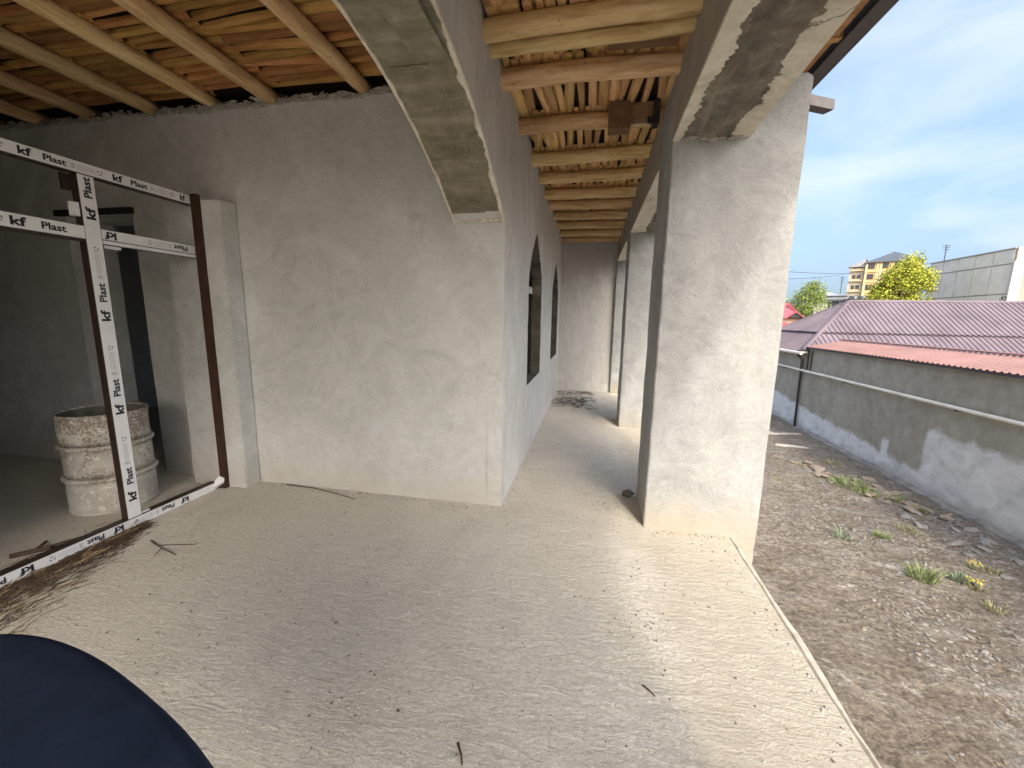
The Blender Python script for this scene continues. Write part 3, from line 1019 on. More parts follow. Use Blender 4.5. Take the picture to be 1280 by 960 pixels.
def corridor_ceiling():
    deck = MB().box(XL - 0.1, 1.02, YR - 0.2, YE + 0.2, 3.345, 3.40).build('ceiling', 'deck')
    tag(deck, kind='structure')
    ys = [-3.45, -2.95, -2.4, -1.75, -1.1, -0.45, 0.2, 0.85, 1.45, 1.95, 2.52, 2.665, 3.01, 3.71, 4.44, 5.03, 5.65, 6.22, 6.83, 7.50, 8.22, 8.80]
    for i, y in enumerate(ys):
        r = 0.064 + 0.012 * nz(i * 1.7, 5)
        if 2.5 < y < 2.6:
            r = 0.058
        if 2.6 < y < 2.7:
            r = 0.048
        x1 = 1.42 if 2.5 < y < 2.6 else 0.72
        me = log_mesh('log_beam', x1 + 0.80, r, r * 0.92, i * 4.7, 0.030 if y < 2.8 else 0.026)
        tilt = {2.52: -0.035, 2.665: -0.05, 3.01: -0.01, 3.71: 0.0}.get(y, random.uniform(-0.02, 0.02))
        put('log_beam', me, (-0.80, y - tilt * 0.8 * 0.4, 3.215 + 0.006 * nz(i, 9)), tilt * 0.7, deck, 1.0, random.uniform(-0.008, 0.008))
    laths = lath_meshes('lath_wood', 0.074)
    edges = [1.95, 2.52, 2.665, 3.01, 3.71, 4.44, 5.03, 5.65, 6.22, 6.83, 7.50, 8.22, 8.80]
    for a, b in zip(edges[:-1], edges[1:]):
        if b - a < 0.2:
            continue
        x = XL + 0.03
        while x < XC + 0.06:
            me = random.choice(laths)
            put('lath', me, (x, (a + b) / 2, 3.312 + random.uniform(-0.012, 0.012)), math.pi / 2 + random.gauss(0, 0.06), deck, b - a + 0.10, random.uniform(-0.015, 0.015), random.gauss(0, 0.10))
            x += random.uniform(0.066, 0.098)
    # short laths packed above the logs (their ends peep out)
    mb = MB()
    for y in ys[10:]:
        x = XL + 0.02
        while x < XC:
            mb.obox((x, y - 0.07, 3.283), (random.uniform(0.03, 0.06), 0, 0), (0.0, 0.14 + random.uniform(-0.02, 0.03), 0), (0, 0, 0.02))
            x += random.uniform(0.05, 0.10)
    tag(mb.build('packing_lath', 'lath_wood', deck), kind='stuff')
    b1 = MB().obox((0.02, 2.80, 3.285), (0.42, 0.015, 0), (0, 0.10, 0), (0, 0, -0.022)).build('brown_board', 'board_wood', deck)
    b2 = MB().obox((0.14, 2.22, 3.285), (0.34, 0.0, 0.0), (0, 0.19, 0), (0, 0, -0.025)).build('grey_board', 'grey_board', deck)
corridor_ceiling()

def room_ceiling():
    deck = MB().box(-7.5, XL - 0.105, YR - 0.2, YE + 0.3, 3.425, 3.48).build('ceiling', 'deck')
    tag(deck, kind='structure')
    xs = [-1.87, -2.55, -3.20, -3.82, -4.43, -5.05, -5.68, -6.30]
    for i, x in enumerate(xs):
        r = 0.060 + 0.008 * nz(i * 2.3, 4)
        me = log_mesh('log_beam', YW + 3.6 + 0.1, r * 1.12, r * 0.95, 60 + i * 5.1, 0.035, n=12, rings=26)
        put('log_beam', me, (x + random.uniform(-0.02, 0.02), -3.6, 3.325), math.pi / 2 + random.uniform(-0.012, 0.012), deck)
    laths = lath_meshes('room_lath_wood', 0.066)
    ed = [-1.02] + xs[:6]
    for b, a in zip(ed[:-1], ed[1:]):
        y = 1.35
        while y < YW - 0.0:
            me = random.choice(laths)
            put('lath', me, ((a + b) / 2, y, 3.392 + random.uniform(-0.010, 0.010)), random.gauss(0.0, 0.035), deck, abs(b - a) + 0.14, random.uniform(-0.015, 0.015), random.gauss(0, 0.10))
            y += random.uniform(0.066, 0.098)
room_ceiling()

def house_roof():
    """metal roof over the veranda: sheet, rafters, purlin, fascia"""
    root = thing('veranda_roof', 'dark metal eave with brown rafters above the columns', 'roof', (1.5, 3.0, 3.5))
    y0, y1 = YR - 0.3, 9.4
    def rz(x):
        return 3.60 + (1.70 - x) * 0.20
    s = MB()
    s.add([(1.70, y0, rz(1.70)), (1.70, y1, rz(1.70)), (-7.6, y1, rz(-2.0) + 0.4), (-7.6, y0, rz(-2.0) + 0.4)], [(0, 1, 2, 3)])
    s.add([(1.70, y0, rz(1.70) + 0.02), (-7.6, y0, rz(-2.0) + 0.42), (-7.6, y1, rz(-2.0) + 0.42), (1.70, y1, rz(1.70) + 0.02)], [(0, 1, 2, 3)])
    s.build('roof_sheet', 'roof_under', root)
    f = MB()
    for a in range(6):
        ya, yb = y0 + a * 2.19, y0 + a * 2.19 + 2.185
        f.box(1.60, 1.70, ya, yb, 3.50 + 0.002 * (a % 2), 3.515 + 0.002 * (a % 2))
        f.box(1.70, 1.712, ya, yb, 3.50, 3.64)
    f.build('fascia_sheet', 'fascia', root)
    MB().box(1.50, 1.56, y0, y1, 3.525, 3.60).build('purlin', 'rafter_wood', root)
    for y in [-3.15 + 0.94 * i for i in range(13)]:
        MB().obox((-0.5, y + 0.02, 3.535), (2.09, 0, -0.02), (0, 0.055, 0), (0, 0, 0.07)).build('rafter', 'rafter_wood', root)
house_roof()

o = MB().obox((0.70, 3.57, 3.385), (1.24, 0.63, 0.0), (-0.04, 0.08, 0), (0, 0, 0.08)).build('timber_end', 'lilac_timber')
tag(o, 'greyish square timber end sticking out beyond the thick column under the sky', 'timber')
MB().obox((1.942, 4.206, 3.395), (0.003, 0.0015, 0), (-0.032, 0.064, 0), (0, 0, 0.06)).build('end_grain', 'fascia', o)

# wooden block and dark bracket hanging on a corridor log
t = thing('wooden_block', 'brown wooden block with a dark bracket hung under the corridor logs', 'block', (0.16, 3.62, 3.12))
MB().obox((0.06, 3.56, 3.09), (0.17, 0.005, 0), (0, 0.13, 0), (0, 0, 0.20)).build('block', 'box_brown', t)
MB().obox((0.232, 3.60, 3.16), (0.19, 0.005, 0.0), (0, 0.07, 0), (0, 0, 0.12)).build('arm', 'board_wood', t)
b = MB()
b.obox((0.40, 3.58, 3.11), (0.05, 0, 0.01), (0, 0.10, 0), (0, 0, 0.18))
b.obox((0.36, 3.575, 3.13), (0.045, 0, -0.02), (0, 0.03, 0), (0, 0, 0.04))
b.build('bracket', 'black_metal', t)

# ------------------------------------------------------------------ plastic door frame with printed film
def text_mesh(txt, size, bold=0.0):
    cu = bpy.data.curves.new('lettering', 'FONT')
    cu.body = txt
    cu.size = size
    cu.offset = bold
    cu.resolution_u = 3
    cu.align_x = 'LEFT'
    ob = bpy.data.objects.new('lettering_source', cu)
    C.objects.link(ob)
    dg = bpy.context.evaluated_depsgraph_get()
    dg.update()
    me = bpy.data.meshes.new_from_object(ob.evaluated_get(dg))
    vs = [v.co.copy() for v in me.vertices]
    fs = [tuple(p.vertices) for p in me.polygons]
    bpy.data.objects.remove(ob)
    bpy.data.curves.remove(cu)
    bpy.data.meshes.remove(me)
    xs = [v.x for v in vs]
    ys = [v.y for v in vs]
    return vs, fs, min(xs), max(xs), min(ys), max(ys)

T_KF = text_mesh('kf', 1.0, 0.035)
T_PL = text_mesh('Plast', 1.0, 0.03)

def print_on(mb, T, s0, s1, c, h, mapf):
    """fit text T into s0..s1 along the bar, centred on c across it with capital height h"""
    vs, fs, x0, x1, y0, y1 = T
    out = []
    for v in vs:
        s = s0 + (v.x - x0) / (x1 - x0) * (s1 - s0)
        tt = c + ((v.y - y0) / (y1 - y0) - 0.5) * h
        out.append(mapf(s, tt))
    mb.add(out, fs)

def film_print(period_start, period, n, mapf, hk, parent, kf_w, pl_w, gap, smax=99.0):
    ink, grey = MB(), MB()
    for k in range(n):
        s = period_start + k * period
        print_on(ink, T_KF, s, s + kf_w, 0, hk, mapf)
        print_on(ink, T_PL, s + kf_w + gap, s + kf_w + gap + pl_w, 0, hk * 0.82, mapf)
        # grey square mark, fine lines and the recycling ring
        q = s + kf_w + gap + pl_w + 0.02 * period / 0.5
        lw = period * 0.20
        if q + 0.09 + lw > smax:
            continue
        def rect(mm, a, b_, c_, d_):
            mm.add([mapf(a, c_), mapf(b_, c_), mapf(b_, d_), mapf(a, d_)], [(0, 1, 2, 3)])
        for r_ in range(4):
            rect(grey, q + 0.007 * (r_ % 2), q + 0.022, -0.014 + r_ * 0.008, -0.010 + r_ * 0.008)
        for r_ in range(3):
            rect(grey, q + 0.034, q + 0.034 + lw, -0.013 + r_ * 0.011, -0.011 + r_ * 0.011)
        rc = q + 0.034 + lw + 0.03
        for a in range(3):
            t0 = a * 2 * math.pi / 3
            for e in range(3):
                u0, u1 = t0 + e * 0.45, t0 + (e + 1) * 0.45 - 0.02
                ro, ri = 0.015, 0.010
                ink.add([mapf(rc + ri * math.cos(u0), ri * math.sin(u0)), mapf(rc + ro * math.cos(u0), ro * math.sin(u0)),
                         mapf(rc + ro * math.cos(u1), ro * math.sin(u1)), mapf(rc + ri * math.cos(u1), ri * math.sin(u1))], [(0, 1, 2, 3)])
    ink.build('lettering', 'ink', parent)
    grey.build('fine_print', 'ink_grey', parent)

def door_frame():
    X = -3.29
    D = 0.055
    root = thing('door_frame', 'brown plastic door frame wrapped in white printed film', 'frame', (X, 2.0, 0))
    FX = X + 0.0025                                      # film face
    PX = FX + 0.0015                                     # print face
    YN = 0.55
    def bar(name, y0, y1, z0, z1, f=(0, 0, 0, 0)):
        b_ = MB().box(X - D, X, y0, y1, z0, z1).build(name, 'brown_profile', root)
        MB().box(X, FX, y0 + f[0], y1 - f[1], z0 + f[2], z1 - f[3]).build('film', 'film', b_)
        return b_
    # posts
    p = MB().box(X + 0.014, X + 0.066, 2.925, 2.969, 0.0, 2.55).build('post', 'post_rust', root)
    p2 = MB().box(X - D, X, YN, YN + 0.07, 0.0, 2.545).build('post', 'brown_profile', root)
    top = bar('top_rail', YN + 0.07, 2.965, 2.465, 2.545, (0, 0, 0.008, 0.004))
    sill = bar('sill', YN + 0.07, 2.885, 0.0, 0.075, (0, 0, 0.002, 0.008))
    mul = bar('mullion', 2.175, 2.27, 0.075, 2.465, (0.004, 0.004, 0, 0))
    tl = bar('transom', YN + 0.07, 2.175, 2.045, 2.145, (0, 0.0, 0.016, 0.004))
    tr = bar('transom', 2.27, 2.965, 2.045, 2.145, (0, 0, 0.03, 0.004))
    MB().box(X - 0.01, FX + 0.006, 2.27, 2.965, 2.045, 2.068).build('lip', 'film', tr)
    film_print(0.955, 0.476, 4, lambda s, t_: (PX, s, 2.507 + t_), 0.046, top, 0.062, 0.112, 0.05)
    film_print(0.205, 0.66, 3, lambda s, t_: (PX, 2.2225 - t_, s), 0.055, mul, 0.075, 0.125, 0.055)
    mk = MB()
    print_on(mk, T_KF, 2.19, 2.268, 0, 0.055, lambda s, t_: (PX, 2.2225 - t_, s))
    print_on(mk, T_PL, 2.325, 2.455, 0, 0.046, lambda s, t_: (PX, 2.2225 - t_, s))
    print_on(mk, T_KF, 2.85, 2.892, 0, 0.046, lambda s, t_: (PX, s, 2.507 + t_))
    mk.build('lettering', 'ink', mul)
    film_print(0.87, 0.476, 3, lambda s, t_: (PX, s, 2.102 + t_), 0.052, tl, 0.072, 0.12, 0.065, 2.17)
    film_print(-2.868, 0.48, 1, lambda s, t_: (PX, -s, 2.105 - t_), 0.046, tr, 0.0015, 0.11, 0.001)
    mk = MB()
    print_on(mk, T_KF, -2.356, -2.285, 0, 0.05, lambda s, t_: (PX, -s, 2.105 - t_))
    mk.build('lettering', 'ink', tr)
    film_print(-2.63, 0.49, 4, lambda s, t_: (PX, -s, 0.036 - t_), 0.046, sill, 0.066, 0.10, 0.055)
    # clips on the mullion and loose brackets at the foot of the post
    for (y, z, a, h_) in ((2.14, 2.20, 0.03, 0.085), (2.28, 2.02, 0.10, 0.018)):
        MB().box(X - 0.05, X - 0.005, y, y + a, z, z + h_).build('clip', 'film', root)
    MB().box(X - 0.052, X - 0.004, 2.272, 2.33, 0.076, 0.088).build('clip', 'film', root)
    MB().box(X - D - 0.02, X - D + 0.0, 2.13, 2.175, 2.36, 2.46).build('clip', 'brown_profile', root)
    mb = MB()
    mb.obox((X + 0.002, 2.86, 0.01), (0.05, 0.06, 0.04), (-0.03, 0.04, 0.05), (0.02, -0.01, 0.03))
    mb.obox((X + 0.01, 2.89, 0.06), (0.03, 0.07, 0.03), (-0.02, 0.02, 0.03), (0.01, 0.0, 0.015))
    mb.build('foot_bracket', 'film', root)
    mb = MB().obox((X + 0.012, 2.90, 0.0), (0.04, 0.05, 0.03), (-0.02, 0.03, 0.03), (0.0, 0.0, 0.05))
    mb.build('foot_bracket', 'black_metal', root)
door_frame()

# ------------------------------------------------------------------ drum
def make_drum():
    cx_, cy_, r, h = -3.885, 2.51, 0.275, 0.805
    root = thing('metal_drum', 'open metal drum spattered with whitewash standing behind the door frame', 'drum', (cx_, cy_, 0))
    prof = [(r * 0.985, 0.0), (r * 1.01, 0.006), (r * 1.01, 0.02), (r * 0.985, 0.03)]
    for z0, z1 in ((0.03, 0.262), (0.298, 0.522), (0.558, h - 0.02)):
        for i in range(5):
            prof.append((r * 0.985, z0 + (z1 - z0) * i / 4))
        if z1 < h - 0.05:
            prof += [(r * 0.97, z1 - 0.004), (r * 1.0, z1 + 0.002), (r * 1.05, z1 + 0.008), (r * 1.065, z1 + 0.018), (r * 1.05, z1 + 0.028), (r * 1.0, z1 + 0.034), (r * 0.97, z1 + 0.040)]
    prof += [(r * 0.985, h - 0.018)]
    mb = MB().lathe(prof, cx_, cy_, 56)
    out = []
    for x, y, z in mb.v:
        a = math.atan2(y - cy_, x - cx_)
        k = 1 + 0.012 * nz(math.cos(a) * 1.5, math.sin(a) * 1.5, z * 4) * (1 if z > 0.05 else 0)
        out.append((cx_ + (x - cx_) * k, cy_ + (y - cy_) * k, z))
    mb.v = out
    mb.build('body', 'drum_paint', root, True)
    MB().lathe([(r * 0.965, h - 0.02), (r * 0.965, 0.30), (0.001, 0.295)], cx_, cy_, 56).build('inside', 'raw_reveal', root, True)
    ring = [(cx_ + r * 0.985 * math.cos(2 * math.pi * k / 48), cy_ + r * 0.985 * math.sin(2 * math.pi * k / 48), h - 0.012) for k in range(49)]
    MB().tube(ring, 0.0095, 6, False).build('rim', 'drum_paint', root, True)
make_drum()

# ------------------------------------------------------------------ unidentified navy cloth shape, built as a made-up bench
def make_seat():
    k = 0.62                                             # made-up bench, raised to block less light: cushion top at about 0.92 m
    cx_, cy_, rx, ry, n_, rot = -1.40 * k, 0.40 * k, 0.90 * k, 0.45 * k, 2.6, math.radians(-15)
    top = CAMH - 1.10 * k
    th = 0.12 * k
    root = thing('navy_shape', 'unidentified dark navy cloth shape with a smooth rounded corner, built as a guessed high bench', 'bench', (cx_, cy_, 0))
    prof = [(0.88, top - 0.16), (0.97, top - 0.15), (1.0, top - 0.13), (1.0, top - th)]
    for i in range(1, 9):
        u = i / 8 * math.pi / 2
        prof.append((1 - 0.12 * (1 - math.cos(u)), top - th + th * math.sin(u)))
    prof += [(0.7, top + 0.003), (0.4, top + 0.006), (0.001, top + 0.007)]
    vs, fs, N = [], [], 72
    ca, sa = math.cos(rot), math.sin(rot)
    for q, z in prof:
        for i in range(N):
            a = 2 * math.pi * i / N
            c_, s_ = math.cos(a), math.sin(a)
            ex = rx * math.copysign(abs(c_) ** (2 / n_), c_) * q
            ey = ry * math.copysign(abs(s_) ** (2 / n_), s_) * q
            vs.append((cx_ + ex * ca - ey * sa, cy_ + ex * sa + ey * ca, z + 0.003 * nz(ex * 6, ey * 6, z * 6)))
    for i in range(len(prof) - 1):
        for j in range(N):
            fs.append((i * N + j, i * N + (j + 1) % N, (i + 1) * N + (j + 1) % N, (i + 1) * N + j))
    MB().add(vs, fs).build('cushion', 'navy_cloth', root, True)
    MB().obox((cx_ + (-0.42 * ca + 0.16 * sa), cy_ + (-0.42 * sa - 0.16 * ca), top - 0.185), (0.84 * ca, 0.84 * sa, 0), (-0.32 * sa, 0.32 * ca, 0), (0, 0, 0.024)).build('seat_board', 'board_wood', root)
    for ex, ey in ((-0.38, -0.13), (0.38, -0.13), (0.38, 0.10), (-0.38, 0.10)):
        x, y = cx_ + ex * ca - ey * sa, cy_ + ex * sa + ey * ca
        MB().tube([(x, y, 0), (x, y, top - 0.18)], 0.014, 8).build('leg', 'black_metal', root)
make_seat()

# ------------------------------------------------------------------ debris on the floor
def floor_debris():
    rnd = random.Random(3)
    for nm, mat, cnt, rr in (('floor_pebbles', 'pebble', 900, (0.0015, 0.005)), ('floor_grit', 'pebble_dark', 420, (0.0015, 0.0055))):
        mb = MB()
        spots = [(rnd.uniform(-3.1, 1.0), rnd.uniform(0.9, 3.1)) for _ in range(int(cnt * 0.6))]
        spots += [(rnd.uniform(-0.6, 0.45), rnd.uniform(3.1, 8.6)) for _ in range(int(cnt * 0.2))]
        for cx_, cy_ in ((0.45, 2.35), (0.30, 1.95), (-0.9, 1.25), (0.35, 2.05), (0.2, 3.3)):
            spots += [(rnd.gauss(cx_, 0.10), rnd.gauss(cy_, 0.10)) for _ in range(int(cnt * 0.04))]
        for i in range(int(cnt * 0.10)):                     # grit by the thick column and along the slab edge
            spots.append((rnd.uniform(0.5, 1.05), 3.03 - abs(rnd.gauss(0, 0.05))))
            spots.append((XEDGE - 0.05 - abs(rnd.gauss(0, 0.05)), rnd.uniform(1.2, 3.0)))
            spots.append((XL + 0.02 + abs(rnd.gauss(0, 0.03)), rnd.uniform(3.1, 8.0)))
        for i in range(int(cnt * 0.16)):                     # grit along the foot of the wall
            spots.append((rnd.uniform(-2.9, -0.7), YW - abs(rnd.gauss(0, 0.05)) - 0.012))
        for i, (x, y) in enumerate(spots):
            r = rnd.uniform(*rr) * (1.35 if rnd.random() < 0.06 else 1)
            blob(mb, (x, y, r * 0.45), (r * rnd.uniform(1, 1.7), r, r * 0.7), i, 0.5, rnd.uniform(0, 3))
        o_ = mb.build(nm, mat)
        tag(o_, 'loose pebbles strewn over the cement floor' if mat == 'pebble' else 'dark grit strewn over the cement floor', 'debris', kind='stuff')
    # twigs lying about, each by itself
    def twig(name, label, pts, r, mat='twig', branches=()):
        pp = []
        for (x, y) in pts:
            pp.append((x, y, r * 1.02 + 0.001))
        mb = MB().tube(pp, [r * (1 - 0.5 * i / len(pp)) for i in range(len(pp))], 6)
        for br in branches:
            mb.tube([(x, y, r + 0.002) for x, y in br], r * 0.6, 5)
        tag(mb.build(name, mat, smooth=True), label, 'twig')
    twig('twig', 'thin brown twig lying along the foot of the grey wall', [(-2.75, 3.115), (-2.45, 3.105), (-2.15, 3.04), (-1.95, 2.98)], 0.0045)
    twig('twig', 'forked dark twig on the floor beside the straw and sill', [(-2.97, 2.08), (-2.80, 2.02), (-2.64, 1.98)], 0.004, branches=(((-2.86, 2.04), (-2.62, 2.11)), ((-2.80, 2.02), (-2.76, 1.94))))
    twig('twig', 'short dark twig lying in a worn grey patch of floor', [(-0.42, 1.22), (-0.395, 1.185), (-0.38, 1.15)], 0.0045)
    twig('twig', 'tiny straight twig on the floor between navy cloth shape and column', [(0.30, 1.62), (0.325, 1.60), (0.345, 1.575)], 0.004)
    twig('branch', 'dark dry branch lying behind the frame sill near the drum', [(-3.62, 1.72), (-3.52, 1.84), (-3.45, 1.98), (-3.40, 2.12)], 0.016, branches=(((-3.50, 1.86), (-3.40, 1.80)), ((-3.55, 1.80), (-3.62, 1.90))))
    o_ = MB()
    blob(o_, (0.405, 3.60, 0.028), (0.06, 0.045, 0.03), 4, 0.35, 0.4, ICO2)
    tag(o_.build('brick_chunk', 'pebble_dark'), 'small dark brick chunk on the floor touching the thick column', 'stone')
    # straw heaped against the sill, and swept into the far end of the corridor
    def straw(name, label, mat, cnt, fn, l0, l1, r):
        mb = MB()
        for i in range(cnt):
            x, y, z, a = fn(i)
            ln = rnd.uniform(l0, l1)
            dx, dy = math.cos(a) * ln / 2, math.sin(a) * ln / 2
            tz = rnd.uniform(-0.15, 0.15) * ln
            mb.tube([(x - dx, y - dy, max(r, z - tz)), (x, y, z + 0.004), (x + dx, y + dy, max(r, z + tz))], r, 3, False)
        tag(mb.build(name, mat), label, 'straw', kind='stuff')
    def sill_fn(i):
        y = rnd.uniform(0.9, 2.25)
        spread = 0.05 + 0.20 * max(0, (2.25 - y) / 1.2)
        x = -3.265 + abs(rnd.gauss(0, spread))
        return x, y, 0.003 + 0.012 * max(0, 1 - (x + 3.28) / 0.18) * rnd.random(), math.pi / 2 + rnd.gauss(0, 0.45)
    straw('straw_litter', 'brown straw litter heaped along the white film sill', 'straw_dark', 1900, sill_fn, 0.03, 0.12, 0.0016)
    straw('straw_stalks', 'pale straw stalks lying on the litter by the sill', 'straw', 40, sill_fn, 0.08, 0.30, 0.0022)
    def in_fn(i):
        y = rnd.uniform(1.2, 2.2)
        return -3.37 - abs(rnd.gauss(0, 0.05)), y, 0.004 + 0.02 * rnd.random(), math.pi / 2 + rnd.gauss(0, 0.4)
    straw('inner_straw', 'dark straw litter behind the white film sill', 'straw_dark', 500, in_fn, 0.03, 0.12, 0.0018)
    def end_fn(i):
        if rnd.random() < 0.7:
            return rnd.gauss(-0.28, 0.22), rnd.gauss(7.7, 0.30), 0.004 + 0.008 * rnd.random(), rnd.uniform(0, 3.1)
        return min(0.4, rnd.uniform(-0.66, 0.1)), rnd.uniform(8.4, 8.9), 0.004 + 0.012 * rnd.random(), rnd.uniform(0, 3.1)
    straw('corridor_litter', 'dry twig litter on the floor at the far end of the corridor', 'pebble_dark', 300, end_fn, 0.05, 0.20, 0.0035)
floor_debris()

# ------------------------------------------------------------------ yard: compound wall, pipes
XW, YB = 5.40, 11.43

def compound_wall():
    root = thing('compound_wall', 'long grey rendered yard wall with whitewashed foot and pale patch', 'wall', (XW, 4, GZ))
    bm = bm_from(MB().box(XW, XW + 0.25, -6.0, YB - 0.004, GZ - 0.1, 0.955))
    slice_bm(bm, 'y', -6, YB, 0.3)
    slice_bm(bm, 'z', GZ, 0.95, 0.2)
    roughen(bm, 0.012, 2.0)
    finish(bm, 'wall', 'yard_wall', root)
    # low broken footing along its base
    vs, fs = [], []
    k = 140
    for i in range(k + 1):
        y = -6 + (YB + 6.0) * i / k
        wd = 0.10 + 0.05 * nz(y * 1.3, 4) + 0.03 * nz(y * 5, 7)
        zt = gz(XW - wd, y) + 0.035 + 0.03 * nz(y * 2.1, 9)
        vs += [(XW - wd - 0.03, y, GZ - 0.1), (XW - wd, y, zt - 0.01), (XW - wd + 0.03, y, zt), (XW + 0.02, y, zt + 0.03)]
    for i in range(k):
        for j in range(3):
            fs.append((i * 4 + j, (i + 1) * 4 + j, (i + 1) * 4 + j + 1, i * 4 + j + 1))
    MB().add(vs, fs).build('footing', 'stone_grey', root)
    # hanging wire
    wire = []
    for i in range(12):
        a = i / 11
        wire.append((XW - 0.02, 5.48 - 0.45 * (1 - a), -0.60 + 0.13 * math.sin(a * 1.2 + 0.35) - 0.22 * (a ** 6)))
    MB().tube(wire[::-1], 0.008, 5).build('loose_wire', 'pipe_dark', root)
    return root
compound_wall()

def corrugated(o, along, up, nrm, width_fn, pitch, h, length, step=None):
    """ribbed sheet: ribs run 'up' the slope, repeated 'along'; width_fn(s) -> (t0, t1) extent up the slope"""
    o, along, up, nrm = Vector(o), Vector(along).normalized(), Vector(up).normalized(), Vector(nrm).normalized()
    prof = [(0.0, 0.0), (0.38, 0.0), (0.50, 1.0), (0.78, 1.0), (0.90, 0.0)]
    mb = MB()
    s_l = []
    k = int(length / pitch)
    for i in range(k):
        for a, hh in prof:
            s_l.append(((i + a) * pitch, hh * h))
    s_l.append((k * pitch, 0.0))
    vs, fs = [], []
    for s, hh in s_l:
        t0, t1 = width_fn(s)
        vs += [o + along * s + up * t0 + nrm * hh, o + along * s + up * t1 + nrm * hh]
    for i in range(len(s_l) - 1):
        fs.append((2 * i, 2 * i + 2, 2 * i + 3, 2 * i + 1))
    return mb.add(vs, fs)

def red_roof():
    root = thing('lean_to_roof', 'narrow red ribbed metal roof strip along the top of the yard wall', 'roof', (XW + 0.3, 5, 0.97))
    up = Vector((0.78, 0, 0.165))
    ln = up.length
    nrm = Vector((-0.165, 0, 0.78))
    o_ = Vector((XW - 0.07, -5.9, 0.985))
    corrugated(o_, (0, 1, 0), up, nrm, lambda s: (0, ln), 0.10, 0.018, YB - 0.05 + 5.9).build('ribbed_sheet', 'red_sheet', root)
    MB().obox(o_ + Vector((0, 0, -0.004)), (0, YB + 5.85, 0), (0.012, 0, 0), (0, 0, -0.035)).build('edge_trim', 'lap_dark', root)
    MB().obox(o_ + up + Vector((-0.03, 0, 0.022)), (0, YB + 5.85, 0), (0.06, 0, 0.012), (0, 0, 0.02)).build('ridge_trim', 'red_sheet', root)
    MB().box(XW + 0.26, XW + 0.68, -5.8, YB - 0.1, 0.90, 0.965).build('bearer', 'rafter_wood', root)
    MB().box(XW + 0.62, XW + 0.68, -5.8, YB - 0.1, GZ - 0.05, 0.90).build('rear_board', 'joint_dark', root)
red_roof()

